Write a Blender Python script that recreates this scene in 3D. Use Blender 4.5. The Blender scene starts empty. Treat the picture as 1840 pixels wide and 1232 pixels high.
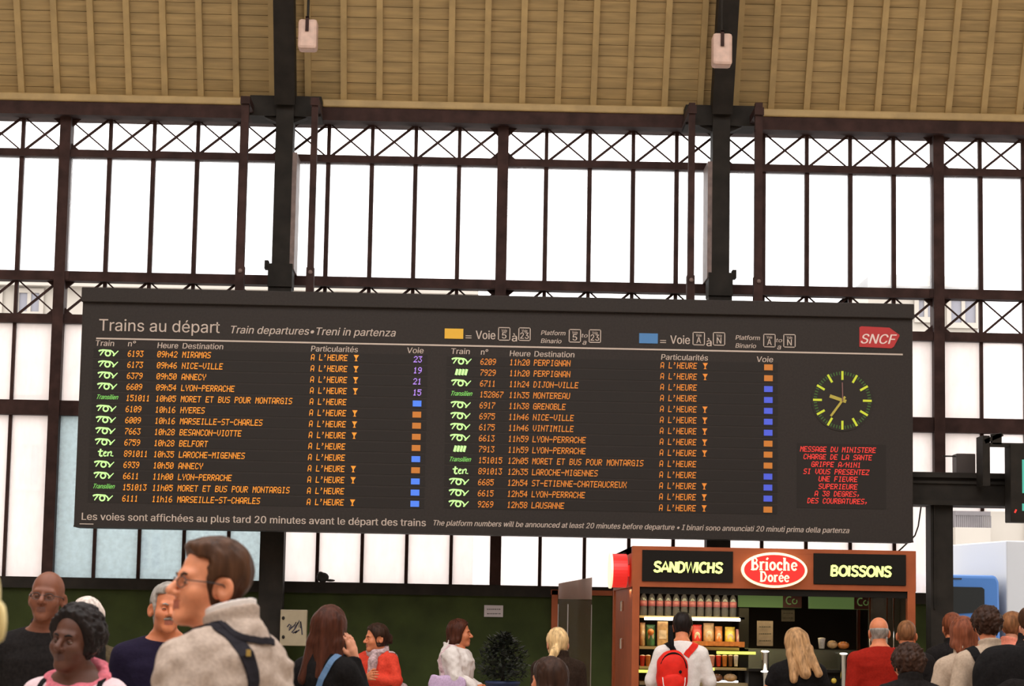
import bpy, math, random
import numpy as np
from mathutils import Vector, Matrix
S = bpy.context.scene
C = S.collection
random.seed(7)
rng = np.random.default_rng(7)
PI = math.pi

# ------------------------------------------------------------------ camera, light, exposure
FPX, YAW, PITCH, ROLL = 4150.0, 0.0168, 0.1209, 0.0180
CAM = np.array([0.0, 0.0, 1.55])
_cy, _sy, _cp, _sp = math.cos(YAW), math.sin(YAW), math.cos(PITCH), math.sin(PITCH)
_f = np.array([_sy*_cp, _cy*_cp, _sp]); _r0 = np.array([_cy, -_sy, 0.0]); _u0 = np.cross(_r0, _f)
_c, _s = math.cos(ROLL), math.sin(ROLL)
_r = _r0*_c + _u0*_s; _u = -_r0*_s + _u0*_c
cd = bpy.data.cameras.new('camera'); cam = bpy.data.objects.new('camera', cd); C.objects.link(cam)
cam.matrix_world = Matrix(((_r[0], _u[0], -_f[0], CAM[0]), (_r[1], _u[1], -_f[1], CAM[1]), (_r[2], _u[2], -_f[2], CAM[2]), (0, 0, 0, 1)))
cd.sensor_width = 36; cd.lens = FPX/1840*36; cd.clip_start = 0.1; cd.clip_end = 400
cd.dof.use_dof = True; cd.dof.focus_distance = 25.0; cd.dof.aperture_fstop = 8.0
S.camera = cam
S.view_settings.view_transform = 'Standard'; S.view_settings.look = 'None'
S.view_settings.gamma = 1; S.view_settings.use_curve_mapping = False
S.view_settings.exposure = 0.0
w = bpy.data.worlds.new('overcast_sky'); S.world = w; w.use_nodes = True
w.node_tree.nodes['Background'].inputs[0].default_value = (1.0, 0.97, 0.95, 1)
w.node_tree.nodes['Background'].inputs[1].default_value = 3.2

def at(px, py, Y):
    """world point on the upright plane at distance Y that the photograph shows at (px, py)"""
    d = _f*FPX + _r*(px-920) + _u*(616-py)
    return CAM + d*(Y/d[1])

# ------------------------------------------------------------------ materials
def mat(name, col, rough=0.6, metal=0.0, emit=None, estr=1.0, var=0.0, scale=8.0, bump=0.0, stretch=(1, 1, 1), alpha=1.0, trans=0.0, spec=0.5, detail=4.0):
    m = bpy.data.materials.new(name); m.use_nodes = True
    nt = m.node_tree; b = nt.nodes['Principled BSDF']
    c = (*col, 1)
    b.inputs['Base Color'].default_value = c
    b.inputs['Roughness'].default_value = rough; b.inputs['Metallic'].default_value = metal
    b.inputs['Specular IOR Level'].default_value = spec
    if alpha < 1: b.inputs['Alpha'].default_value = alpha
    if trans: b.inputs['Transmission Weight'].default_value = trans
    if emit:
        b.inputs['Emission Color'].default_value = (*emit, 1); b.inputs['Emission Strength'].default_value = estr
    if var or bump:
        tc = nt.nodes.new('ShaderNodeTexCoord'); mp = nt.nodes.new('ShaderNodeMapping')
        mp.inputs['Scale'].default_value = stretch
        nt.links.new(tc.outputs['Object'], mp.inputs['Vector'])
        n = nt.nodes.new('ShaderNodeTexNoise'); n.inputs['Scale'].default_value = scale; n.inputs['Detail'].default_value = detail
        nt.links.new(mp.outputs['Vector'], n.inputs['Vector'])
        if var:
            r = nt.nodes.new('ShaderNodeValToRGB')
            r.color_ramp.elements[0].position = 0.3; r.color_ramp.elements[1].position = 0.7
            r.color_ramp.elements[0].color = (*[max(0, x*(1-var)) for x in col], 1)
            r.color_ramp.elements[1].color = (*[min(1, x*(1+var)) for x in col], 1)
            nt.links.new(n.outputs['Fac'], r.inputs['Fac']); nt.links.new(r.outputs['Color'], b.inputs['Base Color'])
        if bump:
            bp = nt.nodes.new('ShaderNodeBump'); bp.inputs['Strength'].default_value = bump; bp.inputs['Distance'].default_value = 0.01
            nt.links.new(n.outputs['Fac'], bp.inputs['Height']); nt.links.new(bp.outputs['Normal'], b.inputs['Normal'])
    return m

def glass_mat(name, col, clear=0.8, dirt=0.15, scale=2.0, stretch=(1, 1, 0.3)):
    """sheet glass: mostly clear, partly frosted (translucent), with streaks of dirt"""
    m = bpy.data.materials.new(name); m.use_nodes = True
    nt = m.node_tree; nt.nodes.remove(nt.nodes['Principled BSDF']); out = nt.nodes['Material Output']
    tr = nt.nodes.new('ShaderNodeBsdfTransparent'); tl = nt.nodes.new('ShaderNodeBsdfTranslucent'); gl = nt.nodes.new('ShaderNodeBsdfGlossy')
    tr.inputs[0].default_value = (*col, 1); tl.inputs[0].default_value = (*col, 1); gl.inputs[1].default_value = 0.15
    tc = nt.nodes.new('ShaderNodeTexCoord'); mp = nt.nodes.new('ShaderNodeMapping'); mp.inputs['Scale'].default_value = stretch
    n = nt.nodes.new('ShaderNodeTexNoise'); n.inputs['Scale'].default_value = scale; n.inputs['Detail'].default_value = 6
    nt.links.new(tc.outputs['Object'], mp.inputs[0]); nt.links.new(mp.outputs[0], n.inputs['Vector'])
    r = nt.nodes.new('ShaderNodeMapRange'); r.inputs['From Min'].default_value = 0.35; r.inputs['From Max'].default_value = 0.75
    r.inputs['To Min'].default_value = 1-clear; r.inputs['To Max'].default_value = min(1, 1-clear+dirt)
    nt.links.new(n.outputs['Fac'], r.inputs['Value'])
    mx = nt.nodes.new('ShaderNodeMixShader'); nt.links.new(r.outputs[0], mx.inputs[0])
    nt.links.new(tr.outputs[0], mx.inputs[1]); nt.links.new(tl.outputs[0], mx.inputs[2])
    m2 = nt.nodes.new('ShaderNodeMixShader'); m2.inputs[0].default_value = 0.03
    nt.links.new(mx.outputs[0], m2.inputs[1]); nt.links.new(gl.outputs[0], m2.inputs[2])
    nt.links.new(m2.outputs[0], out.inputs[0])
    return m

M = {}
M['steel'] = mat('dark_painted_steel', (0.046, 0.022, 0.018), 0.7, var=0.35, scale=6, spec=0.2)
M['steel_dark'] = mat('black_brown_steel', (0.022, 0.018, 0.014), 0.7, var=0.3, scale=5, spec=0.2)
M['steel_edge'] = mat('pale_lit_steel', (0.20, 0.135, 0.115), 0.5, var=0.3, scale=9)  # paler steel; on the column flange it paints the falling light
M['board_wood'] = mat('varnished_ceiling_board', (0.40, 0.275, 0.115), 0.65, var=0.22, scale=3, stretch=(0.6, 6, 6))
M['rafter'] = mat('painted_rafter', (0.46, 0.32, 0.135), 0.6, var=0.15, scale=4)
M['groove'] = mat('ceiling_gap', (0.22, 0.14, 0.055), 0.9)
M['green_wall'] = mat('dark_green_paint', (0.036, 0.048, 0.012), 0.7, var=0.25, scale=3, spec=0.15)
M['floor'] = mat('station_floor', (0.40, 0.35, 0.30), 0.6, var=0.2, scale=1.5)
M['pane'] = glass_mat('dusty_window_glass', (0.97, 0.98, 0.99), 0.78, 0.15)
M['frost'] = glass_mat('frosted_lower_glass', (0.89, 0.845, 0.83), 0.55, 0.15, 5, (1, 1, 0.4))
M['rolled'] = glass_mat('textured_cast_glass', (0.60, 0.67, 0.69), 0.6, 0.3, 14, (1, 1, 1))
M['facade'] = mat('cream_facade', (0.46, 0.42, 0.37), 0.8, var=0.06, scale=0.6)
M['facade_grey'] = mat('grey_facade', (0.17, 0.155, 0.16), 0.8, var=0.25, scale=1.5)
M['winglass'] = mat('facade_window_glass', (0.25, 0.25, 0.29), 0.4)
M['street'] = mat('street_asphalt', (0.35, 0.34, 0.33), 0.9)

# ------------------------------------------------------------------ helpers
class MB:
    def __init__(s): s.v = []; s.f = []; s.m = []
    def add(s, v, f, m=0):
        o = len(s.v); s.v += [tuple(map(float, p)) for p in v]; s.f += [[i+o for i in q] for q in f]; s.m += [m]*len(f); return s
    def box(s, a, b, m=0):
        x0, x1 = sorted((a[0], b[0])); y0, y1 = sorted((a[1], b[1])); z0, z1 = sorted((a[2], b[2]))
        v = [(x0, y0, z0), (x1, y0, z0), (x1, y1, z0), (x0, y1, z0), (x0, y0, z1), (x1, y0, z1), (x1, y1, z1), (x0, y1, z1)]
        return s.add(v, [(0, 3, 2, 1), (4, 5, 6, 7), (0, 1, 5, 4), (1, 2, 6, 5), (2, 3, 7, 6), (3, 0, 4, 7)], m)
    def beam(s, a, b, wd, dp, up=(0, 1, 0), m=0):
        a = np.array(a, float); b = np.array(b, float); t = (b-a)/np.linalg.norm(b-a)
        n = np.array(up, float); n -= t*np.dot(n, t); n /= np.linalg.norm(n); q = np.cross(t, n)
        v = []
        for p in (a, b):
            for i, j in ((-1, -1), (1, -1), (1, 1), (-1, 1)): v.append(p+q*i*wd/2+n*j*dp/2)
        return s.add(v, [(0, 1, 2, 3), (7, 6, 5, 4), (0, 4, 5, 1), (1, 5, 6, 2), (2, 6, 7, 3), (3, 7, 4, 0)], m)
    def tube(s, pts, r, n=8, m=0, cap=True):
        pts = [np.array(p, float) for p in pts]; R = r if hasattr(r, '__len__') else [r]*len(pts)
        v = []; ref = np.array((0.13, 0.31, 0.94))
        for i, p in enumerate(pts):
            t = pts[min(i+1, len(pts)-1)]-pts[max(i-1, 0)]; t /= (np.linalg.norm(t)+1e-9)
            a = np.cross(t, ref); a /= (np.linalg.norm(a)+1e-9); b = np.cross(t, a)
            for k in range(n):
                th = 2*PI*k/n; v.append(p+(a*math.cos(th)+b*math.sin(th))*R[i])
        f = [(i*n+k, i*n+(k+1) % n, (i+1)*n+(k+1) % n, (i+1)*n+k) for i in range(len(pts)-1) for k in range(n)]
        if cap: f += [tuple(range(n))[::-1], tuple(range((len(pts)-1)*n, len(pts)*n))]
        return s.add(v, f, m)
    def lathe(s, c, prof, n=16, m=0, sx=1, sy=1):
        v = []; f = []
        for r, z in prof:
            for k in range(n):
                th = 2*PI*k/n; v.append((c[0]+r*sx*math.cos(th), c[1]+r*sy*math.sin(th), c[2]+z))
        for i in range(len(prof)-1):
            for k in range(n): f.append((i*n+k, i*n+(k+1) % n, (i+1)*n+(k+1) % n, (i+1)*n+k))
        f += [tuple(range(n))[::-1], tuple(range((len(prof)-1)*n, len(prof)*n))]
        return s.add(v, f, m)
    def ball(s, c, r, n=12, m=0, rot=None):
        r = r if hasattr(r, '__len__') else (r, r, r)
        v = []; f = []; k2 = n//2
        for i in range(k2+1):
            ph = PI*i/k2
            for k in range(n):
                th = 2*PI*k/n; p = np.array((r[0]*math.sin(ph)*math.cos(th), r[1]*math.sin(ph)*math.sin(th), r[2]*math.cos(ph)))
                if rot is not None: p = rot @ p
                v.append(p+np.array(c))
        for i in range(k2):
            for k in range(n): f.append((i*n+k, (i+1)*n+k, (i+1)*n+(k+1) % n, i*n+(k+1) % n))
        return s.add(v, f, m)
    def prism(s, poly, y0, y1, m=0):
        """outline in x,z extruded between y0 (front) and y1"""
        n = len(poly); v = [(p[0], y0, p[1]) for p in poly]+[(p[0], y1, p[1]) for p in poly]
        f = [tuple(range(n)), tuple(range(2*n-1, n-1, -1))]+[(i, i+n, (i+1) % n+n, (i+1) % n) for i in range(n)]
        return s.add(v, f, m)
    def build(s, name, mats, parent=None, smooth=False, local=False, bevel=0):
        me = bpy.data.meshes.new(name); off = np.zeros(3)
        if parent is not None and not local:
            p = parent
            while p is not None: off = off+np.array(p.location); p = p.parent
        me.from_pydata([tuple(np.array(p)-off) for p in s.v], [], s.f)
        for mm in (mats if isinstance(mats, (list, tuple)) else [mats]): me.materials.append(mm)
        me.polygons.foreach_set('material_index', s.m)
        if smooth: me.polygons.foreach_set('use_smooth', [True]*len(s.f))
        me.update()
        o = bpy.data.objects.new(name, me); C.objects.link(o)
        if parent is not None: o.parent = parent
        if bevel:
            b = o.modifiers.new('bevel', 'BEVEL'); b.width = bevel; b.segments = 2; b.limit_method = 'ANGLE'
        return o

def empty(name, loc, rz=0.0):
    o = bpy.data.objects.new(name, None); C.objects.link(o); o.location = tuple(map(float, loc)); o.rotation_euler = (0, 0, rz)
    o.empty_display_size = 0.1
    return o
def tag(o, label, cat, group=None, kind=None):
    o['label'] = label; o['category'] = cat
    if group: o['group'] = group
    if kind: o['kind'] = kind
    return o
def struct(o, label=None):
    o['kind'] = 'structure'
    if label: o['label'] = label
    return o

# ------------------------------------------------------------------ the setting: window wall
WY = 28.0                                   # distance of the window wall
XA, XB = at(115, 380, WY)[0], at(1683, 380, WY)[0]
BAY = (XB-XA)/4; PW = BAY/5
zy = lambda y: float(at(60, y, WY)[2])
Z = dict(trim=zy(179), beamt=zy(190), beamb=zy(213), l1=zy(269.5), b1=zy(282.5), p1=zy(488), b2=zy(505), l2=zy(565), b3=zy(581), p2=zy(719.5), b4=zy(746), p3=zy(1036), sill=zy(1056))
DOOR_L = float(at(1692, 1000, WY)[0])     # the wall opens onto the street to the right of here
LINT0, LINT1 = float(at(1750, 918, WY)[2]), float(at(1750, 862, WY)[2])

f = MB().box((-16, -10, -0.1), (16, 31, 0)).build('floor', M['floor']); struct(f)
st = MB().box((-60, 31, -0.3), (60, 110, -0.05)).build('street', M['street']); struct(st)
wl = MB().box((-16, WY-0.1, 0), (DOOR_L, WY+0.15, Z['sill'])).build('wall_back', M['green_wall']); struct(wl, 'dark green wall below the tall windows')
lg = MB(); lg.box((-16, WY-0.16, Z['sill']), (DOOR_L, WY+0.2, Z['p3']))
struct(lg.build('trim_1', M['steel_dark']), 'dark sill ledge running under the windows')
bm = MB().box((-16, WY-0.28, Z['beamb']), (16, WY+0.2, Z['beamt'])).build('beam', M['steel'])
struct(bm, 'dark riveted beam along the top of the windows')

def window(n, k):
    x0 = XA+k*BAY; x1 = x0+BAY
    e = empty(f'window_{n}', (x0+BAY/2, WY, Z['p3'])); struct(e)
    bot = Z['p3'] if k < 4 else LINT0
    fr = MB()
    for i in range(1, 5):
        x = x0+i*PW
        fr.box((x-0.020, WY-0.04, bot), (x+0.020, WY+0.04, Z['p1']))
        fr.box((x-0.026, WY-0.05, Z['p1']), (x+0.026, WY+0.04, Z['b1']))
        for a, b in (('l1', 'beamb'), ('l2', 'b2')): fr.box((x-0.022, WY-0.03, Z[a]), (x+0.022, WY+0.03, Z[b]))
    for a, b, d in (('b1', 'l1', .1), ('b2', 'p1', .12), ('b3', 'l2', .1), ('b4', 'p2', .11)):
        if Z[b] > bot: fr.box((x0, WY-d, Z[a]), (x1, WY+0.08, Z[b]))
    fr.build('frame', M['steel'], e)
    la = MB()
    for a, b in (('l1', 'beamb'), ('l2', 'b2')):
        zl, zh = Z[a], Z[b]
        for i in range(5):
            p, q = x0+i*PW+0.03, x0+(i+1)*PW-0.03
            la.beam((p, WY-0.012, zl), (q, WY-0.012, zh), 0.030, 0.02)
            la.beam((p, WY+0.012, zh), (q, WY+0.012, zl), 0.018, 0.02)
        for x, sg in ((x0, 1), (x1, -1)):          # gusset plates at the posts
            for zz, sz in ((zl, 1), (zh, -1)):
                la.prism([(x, zz), (x+sg*0.17, zz), (x+sg*0.11, zz+sz*0.05), (x+sg*0.06, zz+sz*0.1), (x, zz+sz*0.12)], WY-0.02, WY+0.02)
    la.build('lattice', M['steel'], e)
    pn = MB(); pr = MB(); pf = MB()
    for i in range(5):
        p, q = x0+i*PW+0.015, x0+(i+1)*PW-0.015
        for a, b in (('p1', 'b1'), ('p2', 'b3'), ('p3', 'b4')):
            za = max(Z[a], bot)
            if a == 'p3' and k == 0 : pr.box((p, WY-0.004, za), (q, WY+0.004, Z[b]))
            else: (pn if a == 'p1' else pf).box((p, WY-0.004, za), (q, WY+0.004, Z[b]))
    pn.build('pane', M['pane'], e); pf.build('frosted_pane', M['frost'], e)
    if pr.v:
        o = pr.build('textured_pane', M['rolled'], e)
for n, k in enumerate(range(-1, 6)): window(n+1, k)
tn = 2
for k in range(-1, 7):
    x = XA+k*BAY; bot = Z['p3'] if k < 4 else LINT0
    mu = MB(); hw = 0.066 if k not in (1, 3) else 0.09
    mu.box((x-hw, WY-0.14, bot), (x+hw, WY+0.1, Z['beamb']))
    mu.box((x-hw-0.05, WY-0.13, Z['p1']-0.01), (x+hw+0.05, WY+0.06, Z['b2']+0.01))
    struct(mu.build(f'trim_{tn}', M['steel']), 'dark iron post between two windows'); tn += 1

# columns (H-section, the inner flange painted paler as if lit) with the ribs that carry the ceiling
EA = np.array([0, WY-0.12, Z['trim']]); SL = np.array([0, -0.48, 0.877]); SN = np.array([0, -0.877, -0.48])
RISE = 6.0
for px, pxl, side in ((508, 490, 1), (1293, 1283, -1)):
    x = float(at(px, 400, 27.5)[0]); xl = float(at(pxl, 1000, 27.5)[0])
    c = MB()
    c.box((x-0.105, 27.35, Z['p1']-0.05), (x+0.105, 27.65, Z['trim']+0.1))
    c.box((x-0.145, 27.32, Z['b2']-0.1), (x+0.145, 27.68, Z['p1']+0.06))
    c.box((x-0.14, 27.35, 0), (x+0.14, 27.65, Z['b2']))
    c.box((x-0.43, 27.4, Z['beamb']-0.03), (x+0.43, 27.86, Z['trim']-0.02))
    c.prism([(x-0.105, Z['beamb']), (x-0.33, Z['beamb']), (x-0.105, Z['beamb']-0.10)], 27.45, 27.6)
    c.prism([(x+0.105, Z['beamb']), (x+0.33, Z['beamb']), (x+0.105, Z['beamb']-0.10)], 27.45, 27.6)
    c.box((x-side*0.145, 27.34, Z['p1']+0.0), (x-side*0.19, 27.5, Z['p1']+0.1))
    c.box((x+side*0.105, 27.36, Z['p1']), (x+side*0.16, 27.9, Z['b1']), 1)
    a = np.array([x, 27.35, Z['trim']]); b = a+SL*RISE
    c.beam(a-SL*0.1, b, 0.245, 0.3, SN)
    o = c.build('column', [M['steel_dark'], M['steel_edge']])
    struct(o, 'dark iron column %s the departure board' % ('behind the left part of' if side > 0 else 'behind the right part of'))

# ceiling: sloping boards with rafters
ce = empty('ceiling', EA); struct(ce, 'steep boarded ceiling of yellow brown planks')
pl = MB(); nb = 44; bh = RISE/nb
for i in range(nb):
    a = EA+SL*(i*bh+0.003)-SN*random.uniform(0.0, 0.012); b = EA+SL*((i+1)*bh-0.003)-SN*random.uniform(0, 0.012)
    v = []
    for x in (-16, 16):
        for p in (a, b, b-SN*0.03, a-SN*0.03): v.append((x, p[1], p[2]))
    pl.add(v, [(0, 1, 5, 4), (1, 2, 6, 5), (2, 3, 7, 6), (3, 0, 4, 7), (0, 3, 2, 1), (4, 5, 6, 7)])
pl.build('planks', M['board_wood'], ce)
gp = MB(); a = EA-SN*0.05; b = a+SL*RISE
gp.add([(-16, a[1], a[2]), (16, a[1], a[2]), (16, b[1], b[2]), (-16, b[1], b[2])], [(0, 3, 2, 1)])
gp.build('backing', M['groove'], ce)
RX0, RX1 = at(44, 185, WY)[0], at(1824, 225, WY)[0]; RS = (RX1-RX0)/28
for i in range(-6, 36):
    x = RX0+i*RS; a = np.array([x, EA[1], EA[2]])+SN*0.03
    MB().beam(a, a+SL*RISE, 0.075, 0.07, SN).build('rafter', M['rafter'], ce)
cx = [float(at(508, 400, 27.5)[0]), float(at(1293, 400, 27.5)[0])]
tr = MB(); segs = [(-16, cx[0]-0.42), (cx[0]+0.42, cx[1]-0.42), (cx[1]+0.42, 16)]
for a, b in segs: tr.box((a, EA[1]-0.19, Z['beamt']), (b, EA[1]+0.02, Z['trim']+0.02))
struct(tr.build('trim_20', M['rafter'], bevel=0.02), 'pale yellow rail along the foot of the ceiling')
M['stone'] = mat('warm_bounce_stone', (0.42, 0.33, 0.25), 0.9, var=0.15, scale=2)  # warm tint put in to colour the bounced light
b = EA+SL*RISE; ro = MB()                                   # unseen hall walls and roof added to shape the light, with one long skylight
for x0, x1, y0, y1 in ((-16, -13, -10, b[1]), (13, 16, -10, b[1]), (-13, 13, 20.0, b[1]+0.3), (-13, 13, -10, -7)): ro.box((x0, y0, b[2]), (x1, y1, b[2]+0.2))
struct(ro.build('roof', M['board_wood']))
struct(MB().box((-16.2, -10, 0), (-16, 31, b[2])).build('unseen_wall_left', M['stone'])); struct(MB().box((16, -10, 0), (16.2, 28, b[2])).build('unseen_wall_right', M['stone']))
struct(MB().box((-16.2, -10.2, 0), (16.2, -10, b[2])).build('unseen_wall_front', M['stone']))

# gateway to the street at the right: pillar, lintel
gp = MB(); xp = float(at(1688, 1000, 27.0)[0])
gp.box((xp-0.13, 26.85, 0), (xp+0.13, 27.15, LINT1)); gp.box((xp-0.15, 26.83, 0), (xp+0.15, 27.17, 0.25))
gp.box((xp-0.10, 26.82, LINT0-1.2), (xp-0.085, 26.85, LINT0))
struct(gp.build('pillar', M['steel_dark']), 'dark iron pillar of the gateway right of the food kiosk')
lt = MB(); xl = float(at(1600, 890, 27.0)[0])
lt.box((xl, 26.8, LINT0), (16, 27.3, LINT1)); lt.box((xl, 26.74, LINT1-0.06), (16, 26.8, LINT1)); lt.box((xl, 26.74, LINT0), (16, 26.8, LINT0+0.05))
lt.box((xl, 26.77, (LINT0+LINT1)/2+0.06), (16, 26.8, (LINT0+LINT1)/2+0.09), 0)
struct(lt.build('lintel', [M['steel_dark'], M['steel_edge']]), 'wide dark lintel over the gateway to the street')

# ------------------------------------------------------------------ outside: building across the street
BY = 62.0
def q(px, py, Y): p = at(px, py, Y); return float(p[0]), float(p[2])
def building(name, px0, px1, pytop, Y, m, rects, label, depth=8):
    x0, _ = q(px0, 1000, Y); x1, zt = q(px1, pytop, Y)
    e = empty(name, ((x0+x1)/2, Y, -0.05)); tag(e, label, 'building')
    MB().box((x0, Y, -0.05), (x1, Y+depth, zt)).build('wall', m, e)
    MB().box((x0, Y-0.35, zt-0.3), (x1, Y+depth, zt)).build('cornice', m, e)
    for r in rects:
        a, zb = q(r[0], r[3], Y); b, za = q(r[2], r[1], Y); fr = MB()
        fr.box((a-0.12, Y-0.12, zb-0.15), (b+0.12, Y-0.02, zb)); fr.box((a-0.12, Y-0.1, za), (b+0.12, Y-0.02, za+0.12))
        fr.box((a-0.12, Y-0.1, zb), (a, Y-0.02, za)); fr.box((b, Y-0.1, zb), (b+0.12, Y-0.02, za))
        fr.box(((a+b)/2-0.05, Y-0.08, zb), ((a+b)/2+0.05, Y-0.02, za))
        o = fr.build('window', m, e)
        MB().box((a, Y-0.03, zb), (b, Y-0.015, za)).build('pane', M['winglass'], o)
    return e
building('building', -160, 860, 512, BY, M['facade'], [(34, 527, 72, 560), (-40, 527, -2, 560), (34, 640, 72, 700), (150, 640, 190, 700), (250, 640, 290, 700), (34, 800, 72, 870), (150, 800, 190, 870), (250, 960, 290, 1020)], 'cream town house seen through the window lattice at the far left')
b2 = building('building', 1560, 1757, 500, BY+1, M['facade'], [(1712, 990, 1756, 1024), (1650, 540, 1676, 570), (1708, 540, 1752, 580)], 'pale house with a balcony across the street, behind the blue truck')
x0, z0 = q(1700, 950, BY+1); x1, z1 = q(1762, 930, BY+1)
bl = MB(); bl.box((x0, BY-0.2, z0-0.7), (x1, BY+1, z0))
bl.build('balcony_slab', M['facade'], b2)
rl = MB()
for i in range(18): rl.box((x0+i*(x1-x0)/17-0.02, BY-0.2, z0), (x0+i*(x1-x0)/17+0.02, BY-0.16, z1))
rl.box((x0, BY-0.22, z1), (x1, BY-0.14, z1+0.12)); rl.build('balcony_railing', M['facade_grey'], b2)
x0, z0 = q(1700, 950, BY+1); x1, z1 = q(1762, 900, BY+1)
MB().box((x0, BY+0.92, z0), (x1, BY+0.98, z1)).build('painted_shade', M['facade_grey'], b2)  # flat grey panel, its colour paints the shade of an opening
building('building', 1766, 2300, 880, BY+1, M['facade'], [(1850, 900, 1900, 960)], 'plain cream wall building at the far right across the street')

# blue truck waiting in the street
TY = 36.0
M['truck'] = mat('blue_truck_paint', (0.055, 0.16, 0.42), 0.45, spec=0.3)
M['box'] = mat('white_truck_box', (0.50, 0.51, 0.53), 0.5)
M['blackr'] = mat('black_rubber', (0.02, 0.02, 0.02), 0.8)
M['dglass'] = mat('dark_glass', (0.02, 0.022, 0.022), 0.3, spec=0.2)
PV = at(1809, 1100, TY); ztop = float(at(1750, 1027, TY)[2]); bzt = float(at(1809, 965, TY)[2])
te = empty('truck', (PV[0], TY, -0.05), math.radians(10)); tag(te, 'blue cab truck with a white box body parked beyond the gateway', 'truck')
prof = [(-2.1, 0.5), (-2.1, 1.35), (-1.75, ztop-0.15), (-1.5, ztop), (-0.17, ztop), (-0.12, ztop-0.1), (-0.10, 1.3), (-0.08, 0.5)]
MB().prism(prof, -0.02, 2.1).build('cab', M['truck'], te, bevel=0.05, local=True)
w0 = float(at(1750, 1097, TY)[2]); w1 = float(at(1750, 1049, TY)[2])
MB().prism([(-1.55, w0-0.06), (-0.42, w0+0.03), (-0.38, w0+0.07), (-0.38, w1-0.03), (-0.42, w1), (-1.40, w1)], -0.035, 0.0).build('cab_window', M['dglass'], te, local=True)
MB().box((-0.9, -0.03, ztop-0.075), (-0.75, 0.01, ztop-0.055)).build('marker_lamp', M['blackr'], te, local=True)
MB().box((0, 0, 0.9), (5.2, 2.3, bzt)).build('box_body', M['box'], te, bevel=0.02, local=True)
MB().box((0.35, -0.012, 0.9), (0.38, 0.0, bzt)).build('box_seam', M['facade_grey'], te, local=True)
MB().box((-2.0, 0.12, 0.35), (5.2, 2.0, 0.75)).build('chassis', M['blackr'], te, local=True)
for x in (-1.3, 4.0):
    for y in (0.02, 1.80):
        w_ = MB(); n = 24
        v = [(x+r*math.cos(2*PI*k/n), yy, 0.48+r*math.sin(2*PI*k/n)) for r, yy in ((0.46, y), (0.48, y+0.04), (0.48, y+0.26), (0.46, y+0.3)) for k in range(n)]
        w_.add(v, [(i*n+k, i*n+(k+1) % n, (i+1)*n+(k+1) % n, (i+1)*n+k) for i in range(3) for k in range(n)]+[tuple(range(n)), tuple(range(3*n, 4*n))])
        w_.build('wheel', M['blackr'], te, local=True)
# ------------------------------------------------------------------ lettering
_tc = {}
FONT = None
try:                                        # the grotesque that ships with Blender; its built-in letters otherwise
    import os
    FONT = bpy.data.fonts.load(os.path.join(bpy.utils.system_resource('DATAFILES', path='fonts'), 'Inter.woff2'))
except Exception:
    FONT = None
def text_geo(s, shear=0.0, bold=0.0, spacing=1.0):
    """outline letters as flat faces; returns verts (x, y) with cap height 1 and faces"""
    key = (s, shear, bold, spacing)
    if key in _tc: return _tc[key]
    cu = bpy.data.curves.new('lettering', 'FONT'); cu.body = s
    if FONT: cu.font = FONT
    cu.size = 1; cu.shear = shear; cu.offset = bold; cu.resolution_u = 3
    cu.space_character = spacing; cu.fill_mode = 'FRONT'
    o = bpy.data.objects.new('lettering', cu)
    C.objects.link(o)
    me = bpy.data.meshes.new_from_object(o.evaluated_get(bpy.context.evaluated_depsgraph_get()))
    v = np.array([p.co[:2] for p in me.vertices]); fs = [list(p.vertices) for p in me.polygons]
    bpy.data.objects.remove(o); bpy.data.curves.remove(cu); bpy.data.meshes.remove(me)
    v = v/CAPH
    _tc[key] = (v, fs); return v, fs

def _cap():
    cu = bpy.data.curves.new('lettering', 'FONT'); cu.body = 'H'; cu.size = 1
    if FONT: cu.font = FONT
    o = bpy.data.objects.new('lettering', cu); C.objects.link(o)
    me = bpy.data.meshes.new_from_object(o.evaluated_get(bpy.context.evaluated_depsgraph_get())); h = max(p.co[1] for p in me.vertices)
    bpy.data.objects.remove(o); bpy.data.curves.remove(cu); bpy.data.meshes.remove(me); return h
CAPH = _cap()

def put_text(mb, s, x0, x1, zb, cap, Y, shear=0.0, bold=0.0, m=0, spacing=1.0, swell=0.0):
    v, fs = text_geo(s, shear, swell, spacing)
    lo, hi = v[:, 0].min(), v[:, 0].max()
    k = (x1-x0)/(hi-lo)
    for j, dx in enumerate((0,) if bold <= 0 else (-bold*cap*1.2, 0, bold*cap*1.2)): mb.add([(x0+(p[0]-lo)*k+dx, Y-j*0.0004, zb+p[1]*cap) for p in v], [f_ for f_ in fs], m)      # a bold letter is three thin ones

LED = {' ': '0000000000', "'": '0005030000', ',': '0050300000', '-': '0808080808', '/': '2010080402',
 '0': '3E5149453E', '1': '00427F4000', '2': '4261514946', '3': '2141454B31', '4': '1814127F10', '5': '2745454539', '6': '3C4A494930', '7': '0171090503', '8': '3649494936', '9': '064949291E',
 'A': '7E1111117E', 'B': '7F49494936', 'C': '3E41414122', 'D': '7F4141221C', 'E': '7F49494941', 'F': '7F09090901', 'G': '3E4149497A', 'H': '7F0808087F', 'I': '00417F4100', 'J': '2040413F01',
 'L': '7F40404040', 'M': '7F020C027F', 'N': '7F0408107F', 'O': '3E4141413E', 'P': '7F09090906', 'Q': '3E4151215E', 'R': '7F09192946', 'S': '4649494931', 'T': '01017F0101', 'U': '3F4040403F',
 'V': '1F2040201F', 'X': '6314081463', 'Y': '0708700807', 'Z': '6151494543', 'h': '7F08040478', '*': '4365796543'}
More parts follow.
